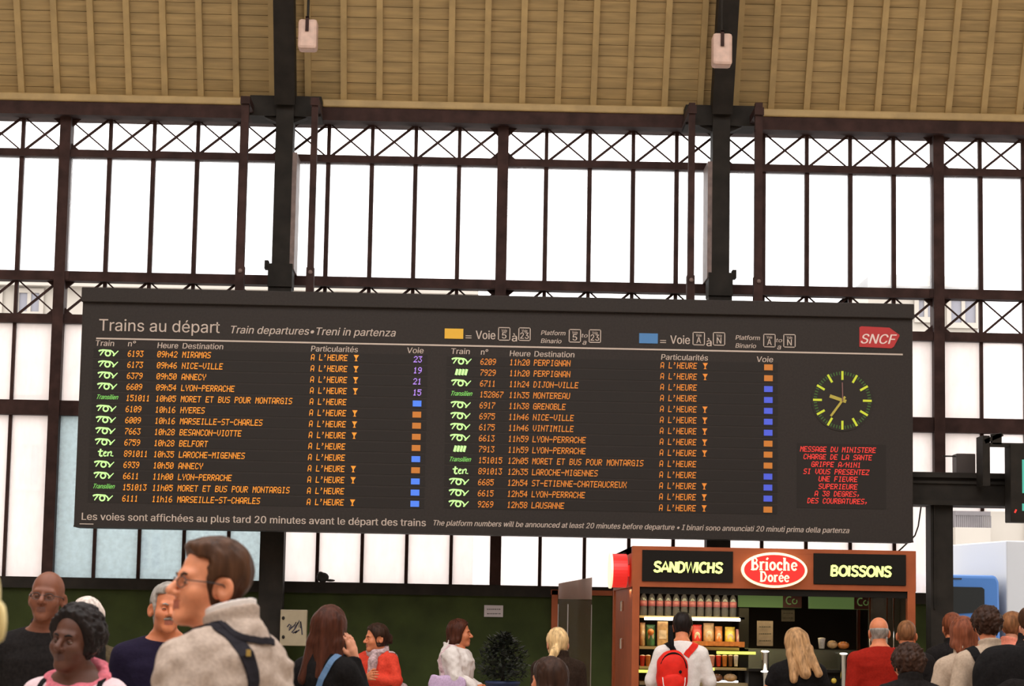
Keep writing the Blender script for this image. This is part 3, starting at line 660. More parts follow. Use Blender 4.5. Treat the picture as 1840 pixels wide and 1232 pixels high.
M['shoe'] = mat('dark_shoe_leather', (0.03, 0.022, 0.018), 0.5)
M['strap'] = mat('dark_webbing', (0.018, 0.016, 0.020), 0.8, spec=0.1, var=0.2, scale=60); M['bluestrap'] = mat('blue_strap', (0.075, 0.15, 0.27), 0.7)
M['bagred'] = mat('red_backpack_nylon', (0.62, 0.018, 0.009), 0.6, var=0.12, scale=20, spec=0.15); M['brass'] = mat('brass_buckle', (0.6, 0.42, 0.12), 0.35, metal=0.8)

class Person:
    pass
def person(label, px, py_top, hpx, facing, name='person', head=(0, 0, 0), skin='skin_light', hair=None, hair_m='h_brown', top='c_dark', sleeve=1.0, bottom='c_dark', arms=None, w=1.0, fat=1.0, collar=True,
           Y=None, zoff=0.0, fine=0.006, glasses=False, hands=(0.35, 0.35), lean=0.0, group=None, fold=0.004, hoff=(0, 0), open_neck=0.0, moustache=False, flare=0.0, hs=1.0):
    """px, py_top: where the photograph shows the crown; hpx: crown to chin in pixels (sets the distance)"""
    Y = Y or 0.232*FPX/hpx
    pt = at(px, py_top, Y); H = float(pt[2]); s = H/(1.75+zoff)
    P_ = Person(); fa = math.radians(facing)
    e = empty(name, (pt[0], Y, 0), fa); tag(e, label, 'person', group); P_.root = e; P_.s = s
    Hk = hs/s                                       # the head keeps its real size whatever the height
    hc = np.array((hoff[0], -0.03+hoff[1], 1.75+zoff-0.135*Hk)); R = rot_zx(math.radians(head[0]), math.radians(-head[1]), math.radians(head[2])); RT = R.T
    L = lean
    sh = lambda z: np.array((0, -L*max(z-0.95, 0), 0))
    arms = arms or [((0.25, 0.03, 1.13), (0.265, -0.06, 0.89)), ((-0.25, 0.03, 1.13), (-0.265, -0.06, 0.89))]
    A_ = []
    for sg, (el, wr) in zip((1, -1), arms):
        A_.append((np.array((sg*0.182*w, 0.012, 1.375))+sh(1.37), np.array(el, float), np.array(wr, float)))
    def hf(P): # to head frame
        x, y, z = [(P[i]-hc[i])/Hk for i in range(3)]
        return [RT[i, 0]*x+RT[i, 1]*y+RT[i, 2]*z for i in range(3)]
    def skull(q_): return smin(ellip(q_, (0, 0.014, 0.045), (0.076, 0.098, 0.090)), ellip(q_, (0, -0.018, -0.035), (0.060, 0.074, 0.082)), 0.035)
    def headf(P):
        q_ = hf(P); d = skull(q_); ax_ = [np.abs(q_[0]), q_[1], q_[2]]
        d = smin(d, ellip(q_, (0, -0.074, -0.094), (0.026, 0.020, 0.020)), 0.03)
        d = smin(d, capsule(ax_, (0.0, -0.084, 0.028), (0.040, -0.074, 0.027), 0.013, 0.011), 0.018)
        d = smax(d, -capsule(ax_, (0.021, -0.100, -0.030), (0.034, -0.082, -0.062), 0.004, 0.003), 0.010)
        d = smin(d, ellip(ax_, (0.042, -0.060, -0.022), (0.024, 0.024, 0.024)), 0.03)
        d = smax(d, -ellip(ax_, (0.031, -0.100, 0.005), (0.020, 0.022, 0.014)), 0.010)
        d = smin(d, capsule(q_, (0, -0.086, 0.018), (0, -0.115, -0.022), 0.0085, 0.0135), 0.010)
        d = smin(d, ellip(ax_, (0.014, -0.098, -0.027), (0.009, 0.013, 0.008)), 0.006)
        d = smin(d, capsule(ax_, (0, -0.093, -0.051), (0.020, -0.083, -0.054), 0.0075, 0.004), 0.008)
        d = smin(d, capsule(ax_, (0, -0.091, -0.064), (0.018, -0.083, -0.061), 0.0085, 0.004), 0.008)
        d = smax(d, -capsule(ax_, (0, -0.104, -0.0575), (0.022, -0.091, -0.058), 0.0022, 0.001), 0.004)
        xe = ax_[0]-0.45*(q_[1]-0.01); ear = ellip([xe, q_[1], q_[2]], (0.077, 0.018, -0.002), (0.010, 0.022, 0.036))
        ear = smax(ear, -ellip([xe, q_[1], q_[2]], (0.090, 0.012, 0.003), (0.014, 0.012, 0.022)), 0.004)
        d = smin(d, ear, 0.008)
        return d*Hk
    nb = np.array((0, 0.02, 1.45))+sh(1.45); nt = hc+R @ np.array((0, 0.018, -0.06))*Hk
    def torso(P, off=0.0):
        y0 = P[1]+L*np.maximum(P[2]-0.95, 0); a = np.interp(P[2], ZT_, AW)*w; b = np.interp(P[2], ZT_, AD)*fat; cy = np.interp(P[2], ZT_, AY)
        fl = 1+flare*np.clip((1.25-P[2])/0.4, 0, 1)
        d = (np.sqrt((P[0]/(a*fl))**2+((y0-cy)/(b*fl))**2)-1)*np.minimum(a, b)
        d = np.maximum(d, np.maximum(P[2]-1.49, 0.78-P[2]))
        for sg in (1, -1):
            d = smin(d, capsule(P, np.array((sg*0.045, 0.022, 1.455))+sh(1.44), np.array((sg*0.172*w, 0.014, 1.380))+sh(1.38), 0.045, 0.054*math.sqrt(fat)), 0.05)
        return d
    def armf(P, i, t=1.0, rr=1.0):
        a, b, c = A_[i]; d = None
        if t <= 0.5: return capsule(P, a, a+(b-a)*t*2, 0.055*rr, 0.047*rr)
        d = capsule(P, a, b, 0.055*rr, 0.043*rr); return smin(d, capsule(P, b, b+(c-b)*(t-0.5)*2, 0.042*rr, (0.042-0.014*(t-0.5)*2)*rr), 0.025)
    def legs(P):
        d = None
        for sg in (1, -1):
            e_ = chain(P, [(sg*0.088, 0.01, 0.90), (sg*0.098, -0.012, 0.49), (sg*0.10, 0.02, 0.09)], (0.082, 0.056, 0.038)); d = e_ if d is None else smin(d, e_, 0.02)
        return d
    def feet(P): return np.minimum(capsule(P, (0.10, 0.035, 0.045), (0.12, -0.15, 0.034), 0.040, 0.032), capsule(P, (-0.10, 0.035, 0.045), (-0.12, -0.15, 0.034), 0.040, 0.032))
    def bodyf(P):
        d = smin(torso(P), legs(P), 0.04); d = smin(d, feet(P), 0.03)
        for i in (0, 1): d = smin(d, armf(P, i), 0.03)
        d = smin(d, capsule(P, nb, nt, 0.062*Hk, 0.055*Hk), 0.045)
        return smin(d, headf(P), 0.02)
    el = [p for a in A_ for p in a]; bx0 = min(-0.3, min(p[0] for p in el)-0.12); bx1 = max(0.3, max(p[0] for p in el)+0.12); by0 = min(-0.3, min(p[1] for p in el)-0.12); by1 = max(0.3, max(p[1] for p in el)+0.12)
    hb = 0.135*Hk+0.01
    v, f_ = sdf_mesh(bodyf, ((bx0, bx1), (by0, by1), (-0.02, 1.80)), ((hc[0]-hb, hc[0]+hb), (hc[1]-hb, hc[1]+hb), (hc[2]-0.21*Hk, hc[2]+0.16*Hk)), fine, 0.026)
    fc_ = v[f_].mean(1); qf = hf([fc_[:, 0], fc_[:, 1], fc_[:, 2]]); mi = ((np.abs(qf[0]) < 0.021) & (qf[1] < -0.082) & (qf[2] > -0.072) & (qf[2] < -0.046)).astype(int)
    for i, cu in enumerate(hands):
        if cu is None: continue
        a, b, c = A_[i]; t = (c-b)/np.linalg.norm(c-b); hv, hfc = hand_mesh(cu)
        th = np.array((0, -1.0, 0.25)) if abs(t[2]) > 0.5 and t[2] < 0 else np.array((0, 0.15, 1.0))
        if t[2] > 0.5: th = np.array((0, 1.0, 0.0))
        th = th-t*np.dot(th, t); th /= np.linalg.norm(th); nrm = np.cross(t, th)*(1 if i == 0 else -1)
        if nrm[0]*(1 if i == 0 else -1) > 0 and abs(nrm[0]) > 0.3: nrm = -nrm
        W = c+t*0.005+(hv[:, :1]*t+hv[:, 1:2]*th+hv[:, 2:]*nrm)/s
        f2 = hfc if np.dot(np.cross(t, th), nrm) > 0 else hfc[:, ::-1]
        f_ = np.concatenate((f_, f2+len(v))); v = np.concatenate((v, W)); mi = np.concatenate((mi, np.zeros(len(f2), int)))
    P_.body = np_obj('body', v*s, f_, [M[skin], M[{'skin_dark': 'lip_dark', 'skin_mid': 'lip_mid'}.get(skin, 'lip')]], e, mi)
    # eyes, brows
    world = lambda q_: (hc+R @ np.array(q_)*Hk)*s
    for sg in (1, -1):
        ey = MB(); c_ = world((sg*0.031, -0.0770, 0.004)); rr = 0.0125*hs; ey.ball((0, 0, 0), rr, 28)
        d_ = np.array((sg*0.03, -1, 0.0)); d_ /= np.linalg.norm(d_)
        for i, q_ in enumerate(ey.f):                        # the lids cover all but a slit of the ball
            c4 = np.mean([ey.v[k] for k in q_], 0)/rr; c4 = c4/np.linalg.norm(c4); sl = 0.30-0.28*abs(c4[0]-d_[0])
            ey.m[i] = 2 if (c4[2] > sl or c4[2] < -0.30) else (1 if np.dot(c4, d_) > 0.80 else 0)
        ey.v = [tuple(c_+R @ np.array(p)) for p in ey.v]
        ey.build('eye', [M['eyew'], M['iris'], M[skin]], e, True, local=True)
        if hair != 'none_brow' and hair_m not in ('h_white',):
            br = MB(); br.tube([world((sg*0.014, -0.094, 0.024)), world((sg*0.030, -0.092, 0.030)), world((sg*0.048, -0.078, 0.025))], [0.0035*hs, 0.0045*hs, 0.002*hs], 6); br.build('eyebrow', M[hair_m], e, True, local=True)
    if moustache:
        mo = MB(); mo.tube([world((-0.026, -0.086, -0.048)), world((0, -0.102, -0.040)), world((0.026, -0.086, -0.048))], [0.005, 0.009, 0.005], 8); mo.build('moustache', M[hair_m], e, True, local=True)
    if glasses:
        g = MB(); ln = MB()
        for sg in (1, -1):
            ring = [world((sg*0.032+0.023*math.cos(t), -0.103+0.012*abs(sg*0.032+0.023*math.cos(t))/0.055, 0.004+0.016*math.sin(t))) for t in np.linspace(0, 2*PI, 17)]
            g.tube(ring, 0.0016, 6, cap=False); g.tube([world((sg*0.054, -0.091, 0.010)), world((sg*0.078, -0.03, 0.012)), world((sg*0.080, 0.012, 0.010)), world((sg*0.080, 0.025, -0.006))], 0.0020, 6)
            ln.add(ring[:-1], [list(range(16))])
        g.tube([world((-0.010, -0.103, 0.008)), world((0.010, -0.103, 0.008))], 0.002, 6)
        P_.glasses = g.build('glasses', M['spec'], e, True, local=True); ln.build('lens', M['lens'], P_.glasses, local=True)
    # hair
    def hairf(kind):
        def fn(P):
            q_ = hf(P); sk_ = skull(q_); st = wob([q_[0], q_[1], q_[2]], 95, 1.0, (1, 1, 0.35))*0.0028+wob([q_[0], q_[1], q_[2]], 330, 4.0, (1, 0.5, 0.22))*0.0016; line_n = wob([q_[0], q_[1], q_[2]], 230, 2.0)*0.004
            line = q_[1]*0.92+q_[2]*0.39                         # above / behind this plane there is hair
            if kind in ('short', 'crop', 'side'):
                t = {'short': 0.013, 'crop': 0.005, 'side': 0.0125}[kind]
                d = sk_-t*(0.75+0.6*np.clip((q_[2])/0.1, -0.5, 1))+st*(1 if kind != 'crop' else 0.3)
                d = smax(d, -(line+0.030), 0.008); d = smax(d, -(q_[2]+0.078), 0.008); d = smax(d, np.minimum(-(q_[2]-0.080), -(q_[1]+0.036))+line_n, 0.006) if kind == 'side' else smax(d, -(q_[1]+0.020+0.55*np.maximum(q_[2]-0.005, 0)+0.3*np.minimum(q_[2], 0)), 0.006); ear = ellip([np.abs(q_[0]), q_[1], q_[2]], (0.085, 0.006, -0.012), (0.025, 0.030, 0.046)); d = smax(d, -ear, 0.005)
                if kind == 'side': d = smin(d, ellip(q_, (0, -0.036, 0.110), (0.060, 0.045, 0.019))+st, 0.02)
            elif kind == 'fringe':
                d = smax(sk_-0.007+st*0.5, -(q_[1]+0.012), 0.006); d = smax(d, q_[2]-0.045, 0.02); d = smax(d, -(q_[2]+0.075), 0.006); d = smax(d, -ellip([np.abs(q_[0]), q_[1], q_[2]], (0.085, 0.006, -0.012), (0.025, 0.030, 0.046)), 0.005)
            elif kind == 'afro':
                d = ellip(q_, (0, 0.018, 0.045), (0.112, 0.120, 0.112))+wob(q_, 75, 2.0)*0.011+wob(q_, 190, 5.0)*0.007
                d = smax(d, -(line+0.040), 0.01); d = smax(d, -(q_[2]+0.085), 0.02); d = smax(d, -(q_[1]+0.03+0.4*np.maximum(q_[2], 0)), 0.01)
            elif kind in ('bob', 'long', 'pony', 'bun', 'messy', 'wild'):
                t = 0.020 if kind != 'pony' else 0.016
                d = sk_-t+st; d = smax(d, -(line+0.036), 0.010); d = smax(d, -(q_[1]+0.030+0.5*np.maximum(q_[2], 0)), 0.008)
                if kind == 'pony' or kind == 'bun' : d = smax(d, -(q_[2]+0.07), 0.008); d = smax(d, -ellip([np.abs(q_[0]), q_[1], q_[2]], (0.085, 0.0, -0.012), (0.025, 0.030, 0.046)), 0.005)
                if kind == 'pony': d = smin(d, chain(q_, [(0.02, 0.09, -0.01), (0.05, 0.12, -0.06), (0.075, 0.12, -0.12), (0.10, 0.11, -0.17)], (0.035, 0.034, 0.032, 0.014))+st*2, 0.02)
                if kind == 'bun': d = smin(d, ellip(q_, (0, 0.110, 0.0), (0.058, 0.052, 0.052))+st*3+wob(q_, 120, 2.0)*0.008, 0.02)
                if kind in ('bob', 'long', 'messy', 'wild'):
                    aq = [np.abs(q_[0]), q_[1], q_[2]]
                    bot = {'bob': -0.10, 'messy': -0.12, 'long': -0.30, 'wild': -0.27}[kind]; rr = 0.035 if kind == 'bob' else 0.042
                    d = smin(d, chain(aq, [(0.045, 0.055, 0.05), (0.062, 0.06, -0.06), (0.060 if kind != 'wild' else 0.10, 0.085, bot)], (0.045, rr, rr*0.7))+st*1.5, 0.03)
                    d = smin(d, chain(q_, [(0, 0.08, 0.0), (0, 0.10, bot+0.02)], (0.05, rr))+st*1.5, 0.03)
                    d = smin(d, chain(aq, [(0.070, 0.01, 0.04), (0.078, 0.015, -0.05), (0.080, 0.045, bot+0.03)], (0.022, 0.024, 0.014))+st, 0.02)
            return d*Hk
        return fn
    if hair and hair != 'none_brow':
        zlo = 0.24 if hair not in ('long', 'wild') else 0.45; hb2 = 0.17*Hk
        v, f_ = sdf_mesh(hairf(hair), ((hc[0]-hb2*1.15, hc[0]+hb2*1.15), (hc[1]-hb2*1.2, hc[1]+hb2*1.4), (hc[2]-zlo*Hk, hc[2]+0.2*Hk)), ((-9, 9),)*3, max(fine*0.85, 0.0045)/1.0, 0.02)
        P_.hair = np_obj('hair', v*s, f_, [M[hair_m]], e)
    # clothes
    off = 0.013 if fold < 0.01 else 0.021
    def topf(P):
        d = torso(P)
        for i in (0, 1): d = smin(d, armf(P, i, sleeve, 1.12), 0.035)
        zz = np.clip((P[2]-0.8)/0.6, 0, 1)
        d = d-off+fold*wob(P, 26, 3.1, (1, 1, 0.7))+fold*0.6*wob([P[0]+P[2]*0.6, P[1], P[2]-P[0]*0.5], 58, 1.0)
        y0 = P[1]+L*np.maximum(P[2]-0.95, 0)
        d = smax(d, P[2]-(1.485-open_neck+(0.30+open_neck*2)*(y0-0.02)), 0.008)
        if collar:
            ra = np.sqrt((P[0]/1.06)**2+(y0-0.018)**2)-0.070*max(Hk, 0.95); cz_ = P[2]-(1.497+0.30*(y0-0.02))
            d = smin(d, np.sqrt(ra**2+np.maximum(np.abs(cz_)-0.024, 0)**2)-0.009, 0.008)
        return smax(d, -(P[2]-0.80), 0.01)
    P_.topf = topf
    zf = max(1.0, 1.55-0.75)
    v, f_ = sdf_mesh(topf, ((bx0, bx1), (by0, by1), (0.76, 1.58)), ((bx0, bx1), (by0, by1), (1.02, 1.58)), max(fine*1.5, 0.008), 0.02)
    P_.top = np_obj({'jacket': 'jacket', True: 'jacket'}.get(collar, 'shirt') if collar else 'shirt', v*s, f_, [M[top]], e)
    v, f_ = sdf_mesh(lambda P: smax(smax(smin(torso(P), legs(P), 0.04)-0.014, P[2]-0.96, 0.01), 0.045-P[2], 0.01), ((-0.3, 0.3), (-0.3, 0.3), (0.0, 1.02)), ((-9, -9),)*3, 0.02, 0.024)
    np_obj('trousers', v*s, f_, [M[bottom]], e)
    for sg in (1, -1):
        v, f_ = sdf_mesh(lambda P: smax(capsule(P, (sg*0.10, 0.035, 0.055), (sg*0.12, -0.15, 0.045), 0.053, 0.044), -P[2], 0.008), ((sg*0.11-0.09, sg*0.11+0.09), (-0.24, 0.14), (-0.02, 0.13)), ((-9, -9),)*3, 0.02, 0.016)
        np_obj('shoe', v*s, f_, [M['shoe']], e)
    P_.hc = hc; P_.R = R; P_.Hk = Hk; P_.A = A_; P_.world = world; P_.e = e
    P_.W = lambda p: np.array((pt[0], Y, 0))+np.array((p[0]*math.cos(fa)-p[1]*math.sin(fa), p[0]*math.sin(fa)+p[1]*math.cos(fa), p[2]))*s
    return P_

def on_surface(P_, p, off):
    p = np.array(p, float)
    for _ in range(25):
        h = 0.004; Q = np.array([p]+[p+h*d for d in np.eye(3)]+[p-h*d for d in np.eye(3)])
        d = P_.topf([Q[:, 0], Q[:, 1], Q[:, 2]]); g = (d[1:4]-d[4:7])/(2*h); n = g/(np.linalg.norm(g)+1e-9); p = p-n*(d[0]-off)*0.7
    return p, n
def strap(P_, name, pts, width, m, parent, off=0.006, n=26, world=True):
    """a flat band laid over the clothes of a person, along points in the person's own frame"""
    pts = np.array(pts, float); t = np.linspace(0, len(pts)-1, n); path = np.stack([np.interp(t, np.arange(len(pts)), pts[:, i]) for i in range(3)], 1)
    for _ in range(2): path[1:-1] = (path[:-2]+2*path[1:-1]+path[2:])/4
    pr = [on_surface(P_, p, off) for p in path]; b = MB(); v = []
    for i in range(n):
        p, nn = pr[i]; tg = pr[min(i+1, n-1)][0]-pr[max(i-1, 0)][0]; sd = np.cross(tg, nn); sd /= np.linalg.norm(sd)+1e-9
        for a, c in ((-1, -0.004), (1, -0.004), (1, 0.003), (-1, 0.003)): v.append(P_.W(p+sd*a*width/2+nn*c))
    f_ = [(i*4+k, i*4+(k+1) % 4, i*4+4+(k+1) % 4, i*4+4+k) for i in range(n-1) for k in range(4)]+[(0, 1, 2, 3), (n*4-4, n*4-1, n*4-2, n*4-3)]
    b.add(v, f_); return b.build(name, m, parent, smooth=False), pr
def scarf(P_, m, dz=0.0, rad=0.085, tail=True, slope=0.35):
    v_, f_ = sdf_mesh(lambda P: np.minimum(np.sqrt((np.sqrt((P[0]/1.15)**2+(P[1]-0.01)**2)-rad)**2+((P[2]-(1.475+dz+slope*(P[1]-0.01)))/1.35)**2)-0.030+0.010*wob(P, 60, 2.0, (1, 1, 2.2)),
        chain(P, [(0.03, -0.10, 1.44), (0.045, -0.155, 1.36), (0.03, -0.16, 1.24)], (0.045, 0.05, 0.04))+0.008*wob(P, 70, 1.0, (2, 1, 0.5)) if tail else 9), ((-0.2, 0.2), (-0.26, 0.18), (1.15, 1.6)), ((-9, 9),)*3, 0.008, 0.02)
    return np_obj('scarf', v_*P_.s, f_, [m], P_.e)

# --- the crowd, from left to right
DOWN = [((0.25, 0.03, 1.13), (0.265, -0.06, 0.89)), ((-0.25, 0.03, 1.13), (-0.265, -0.06, 0.89))]
p_bald = person('bald man with glasses and dark jacket facing the camera, leftmost of the crowd', 89, 1026, 86, -6, head=(4, 6, 4), skin='skin_mid', hair='none_brow', hair_m='h_black', top='c_dark', w=1.12, fat=1.1, fine=0.005, glasses=True)
p_white = person('white haired person in an olive coat half hidden behind the dark haired woman', 158, 1077, 72, 200, head=(0, 0, 0), skin='skin_light', hair='bob', hair_m='h_white', top='c_olive', w=0.98)
p_dkw = person('woman with short dark curly hair, pink scarf and white jacket facing the camera', 141, 1093, 106, -14, head=(-10, 2, 6), skin='skin_dark', hair='afro', hair_m='h_black', top='c_pinkwhite', fine=0.005, w=0.92, hs=0.98, collar=False, open_neck=0.03)
scarf(p_dkw, M['c_pink'], -0.035, 0.098, False, 0.6)
p_navy = person('grey haired man in a navy top behind the man in the beige jacket', 302, 1050, 82, 8, head=(10, 4, 6), skin='skin_warm', hair='side', hair_m='h_grey', top='c_navy', w=1.12, fat=1.1, collar=False, moustache=True)
p_near = person('man in a beige jacket and glasses looking up to the left, nearest to the camera', 409, 971, 146, -118, head=(54, 7, 0), skin='skin_near', hair='side', hair_m='h_brown', top='c_beige', fine=0.0036, glasses=True, w=0.93, fat=1.10, fold=0.014, hoff=(0, -0.025), zoff=-0.03)
p_aub = person('woman with long auburn hair seen from behind raising a hand to her ear', 588, 1092, 74, 150, head=(20, -2, -4), skin='skin_light', hair='wild', hair_m='h_auburn', top='c_black', w=0.80,
  arms=[((0.25, 0.03, 1.13), (0.255, -0.06, 0.89)), ((-0.19, -0.13, 1.20), (-0.155, -0.07, 1.45))], hands=(0.35, 0.6))
p_red = person('woman in a coral red top with a grey scarf and crossed arms', 679, 1122, 44, -30, head=(-38, -2, 0), skin='skin_warm', hair='bun', hair_m='h_dark', top='c_red', collar=False, fine=0.007, w=0.98, fold=0.007,
  arms=[((0.27, -0.02, 1.16), (-0.04, -0.21, 1.17)), ((-0.27, -0.02, 1.16), (0.04, -0.235, 1.20))], hands=(0.5, 0.5), sleeve=0.88)
scarf(p_red, M['c_scarf'])
p_wht = person('woman in a puffy white jacket in profile facing right before the green wall', 822, 1114, 43, 78, head=(6, 2, 0), skin='skin_warm', hair='bob', hair_m='h_auburn', top='c_white', fine=0.007, fat=1.45, w=1.15, fold=0.013,
  arms=[((0.22, -0.05, 1.14), (0.12, -0.26, 1.02)), ((-0.24, -0.05, 1.16), (-0.16, -0.24, 1.05))], hands=(0.8, 0.8), sleeve=0.93)
p_blo = person('woman with blonde hair tied back in a dark coat, seen from behind', 1004, 1130, 50, 205, head=(-14, -4, 0), skin='skin_light', hair='pony', hair_m='h_blonde', top='c_brown', w=1.15, fat=1.2, flare=0.15)
p_child = person('short dark haired person in front of the blonde woman at the lower edge', 990, 1184, 60, 215, head=(14, 0, 0), skin='skin_warm', hair='messy', hair_m='h_dark', top='c_dark', Y=14.0)
p_bag = person('man in a white top with a red backpack at the kiosk counter', 1226, 1102, 47, 186, head=(-20, -14, 0), skin='skin_warm', hair='short', hair_m='h_black', top='c_white', collar=False, w=1.0, lean=0.10, hoff=(-0.03, -0.10),
  arms=[((0.27, -0.05, 1.13), (0.24, -0.22, 0.95)), ((-0.27, -0.03, 1.13), (-0.25, -0.2, 0.95))], sleeve=0.95)
p_lon = person('woman with long dark blonde hair and a black top at the kiosk', 1434, 1131, 52, 172, head=(0, -16, 14), skin='skin_warm', hair='wild', hair_m='h_dkblonde', top='c_black', collar=False, sleeve=0.22, w=1.0, Y=18.4, arms=[((0.29, 0.0, 1.16), (0.12, -0.22, 1.18)), ((-0.27, 0.0, 1.14), (-0.12, -0.22, 1.14))])
p_rsh = person('bald man in a red shirt with his back to the camera at the kiosk', 1580, 1109, 50, 184, head=(0, -4, 0), skin='skin_warm', hair='fringe', hair_m='h_grey', top='c_redshirt', w=1.15, fat=1.1, collar=False, sleeve=0.45)
p_crp = person('man with cropped sandy hair and dark jacket right of the red shirted man', 1629, 1115, 48, 175, head=(0, 0, 0), skin='skin_warm', hair='crop', hair_m='h_cropped', top='c_dark', w=1.0)
p_cur = person('person with curly dark hair and dark clothes below the cropped haired man', 1634, 1160, 68, 190, head=(0, 0, 0), skin='skin_warm', hair='afro', hair_m='h_dark', top='c_dark', w=1.1, fat=1.1, Y=15.2)
p_rh = person('person with reddish bobbed hair and a tan top beside the iron pillar', 1732, 1111, 54, 190, head=(0, -4, 0), skin='skin_warm', hair='bob', hair_m='h_red', top='c_tan', collar=True, w=0.9, Y=16.8)
p_hid = person('person with reddish hair mostly hidden behind the red bobbed head', 1712, 1103, 46, 180, skin='skin_warm', hair='short', hair_m='h_red', top='c_dark', Y=20.5, fine=0.008)
p_brn = person('tall person with thick brown hair and a large black backpack at the right', 1776, 1093, 58, 188, head=(-8, -4, 0), skin='skin_warm', hair='afro', hair_m='h_dark', top='c_tan', collar=True, w=0.98, Y=16.0, hs=0.95)
p_lgt = person('person in salmon clothes with light brown hair and a white collar at the right', 1817, 1101, 42, 130, head=(0, 0, 0), skin='skin_light', hair='short', hair_m='h_cropped', top='c_salmon', w=1.0, Y=20.0, fine=0.008)
p_edg = person('person cut off by the right edge of the picture in a grey brown top', 1850, 1092, 50, 60, skin='skin_warm', hair='short', hair_m='h_brown', top='c_dark', Y=19.0, fine=0.008)

# --- bags and straps carried by the crowd (things of their own)
M['skin_pale'] = sk('lit_yellow_skin', (0.80, 0.66, 0.32))  # yellowish light on the ear put into the skin colour
p_ear = person('made-up person standing in for a blurred pale shape at the left edge, only an ear showing', -80, 972, 241, 180, skin='skin_pale', hair='none_brow', hair_m='h_blonde', top='c_dark', fine=0.006)  # added figure; its ear stands in for an unidentified pale blur
v_, f_ = sdf_mesh(lambda P: np.sqrt((np.sqrt((P[0]/1.06)**2+(P[1]-0.016)**2)-0.066)**2+np.maximum(np.abs(P[2]-(1.520+0.30*(P[1]-0.02)))-0.022, 0)**2)-0.004, ((-0.12, 0.12), (-0.1, 0.13), (1.42, 1.6)), ((-9, 9),)*3, 0.004, 0.02)
np_obj('shirt_collar', v_*p_near.s, f_, [M['c_white']], p_near.e)
def bag_sdf(P_, name_part, c, r, m, parent, yaw=0.0, power=3.0, res=0.01):
    fn = lambda P: ((np.abs((P[0]-c[0])/r[0])**power+np.abs((P[1]-c[1])/r[1])**power+np.abs((P[2]-c[2])/r[2])**power)**(1/power)-1)*min(r)+0.004*wob(P, 40, 1.0)
    v, f_ = sdf_mesh(fn, tuple((c[i]-r[i]-0.03, c[i]+r[i]+0.03) for i in range(3)), ((-9, 9),)*3, res, 0.03)
    W = np.stack([P_.W(p) for p in v])-np.array(parent.location); return np_obj(name_part, W, f_, [m], parent)
# near man's bag and camera strap
p = p_near
sb = empty('shoulder_bag', p.W((0.30, 0.0, 0.80))); tag(sb, "dark shoulder bag whose strap runs down the back of the man in the beige jacket", 'bag')
bag_sdf(p, 'bag_body', (0.36, 0.02, 0.90), (0.07, 0.17, 0.14), M['strap'], sb, res=0.015)
so, pr = strap(p, 'strap', [(0.17, -0.20, 1.05), (0.13, -0.16, 1.25), (0.105, -0.10, 1.42), (0.10, 0.02, 1.50), (0.085, 0.13, 1.40), (0.08, 0.17, 1.28), (0.11, 0.18, 1.1), (0.22, 0.12, 0.98)], 0.042, M['strap'], sb, off=0.004, n=40)
bk = MB(); q0 = p.W(pr[22][0]+pr[22][1]*0.012); bk.box(q0-np.array((0.006, 0.004, 0.009)), q0+np.array((0.006, 0.004, 0.009))); bk.build('buckle', M['brass'], sb)
sb = empty('camera_strap', p.W((0.0, 0.06, 1.45))); tag(sb, "thin dark strap across the nape and collar of the man in the beige jacket", 'strap')
strap(p, 'band', [(0.10, -0.14, 1.28), (0.11, -0.02, 1.46), (0.06, 0.11, 1.44), (-0.04, 0.12, 1.44), (-0.12, 0.02, 1.45), (-0.12, -0.14, 1.33)], 0.018, M['strap'], sb, off=0.006, n=44)
# dark haired woman's thin straps
p = p_dkw
sb = empty('backpack', p.W((0, 0.16, 1.0))); tag(sb, "backpack with thin black straps worn by the woman in the pink scarf", 'backpack')
bag_sdf(p, 'bag_body', (0, 0.19, 1.15), (0.14, 0.07, 0.2), M['c_black'], sb, res=0.015)
for sg in (1, -1): strap(p, 'strap', [(sg*0.13, -0.16, 1.15), (sg*0.135, -0.10, 1.36), (sg*0.13, 0.02, 1.47), (sg*0.12, 0.14, 1.35)], 0.022, M['c_black'], sb)
# auburn woman's bag with blue strap
p = p_aub
sb = empty('shoulder_bag', p.W((0.3, 0.05, 0.8))); tag(sb, "bag with a blue strap across the back of the long haired auburn woman", 'bag')
bag_sdf(p, 'bag_body', (0.30, 0.08, 0.85), (0.07, 0.14, 0.14), M['bluestrap'], sb, res=0.015)
strap(p, 'strap', [(-0.10, -0.05, 1.47), (-0.10, 0.10, 1.43), (-0.05, 0.16, 1.30), (0.02, 0.16, 1.10), (0.14, 0.16, 0.95)], 0.036, M['bluestrap'], sb, n=30)
# red woman's handbag at her left
p = p_red
sb = empty('handbag', p.W((0.26, 0.02, 0.8))); tag(sb, "pale pink handbag with a patterned strap hanging beside the woman in coral red", 'bag')
bag_sdf(p, 'bag_body', (0.27, 0.07, 0.98), (0.07, 0.11, 0.15), M['c_scarf'], sb, res=0.012)
strap(p, 'strap', [(0.16, -0.02, 1.47), (0.20, 0.08, 1.35), (0.24, 0.09, 1.15)], 0.03, M['c_scarf'], sb)
# white jacket woman's lilac bag
p = p_wht
sb = empty('tote_bag', p.W((-0.2, 0.12, 0.75))); tag(sb, "lilac tote bag with a pink strap on the woman in the puffy white jacket", 'bag')
bag_sdf(p, 'bag_body', (-0.25, 0.04, 0.95), (0.05, 0.20, 0.22), M['c_lilac'], sb, res=0.010, power=6.0)
strap(p, 'strap', [(-0.12, -0.02, 1.47), (-0.16, 0.12, 1.36), (-0.22, 0.17, 1.22), (-0.26, 0.16, 1.12)], 0.05, M['c_pinkwhite'], sb, n=24)
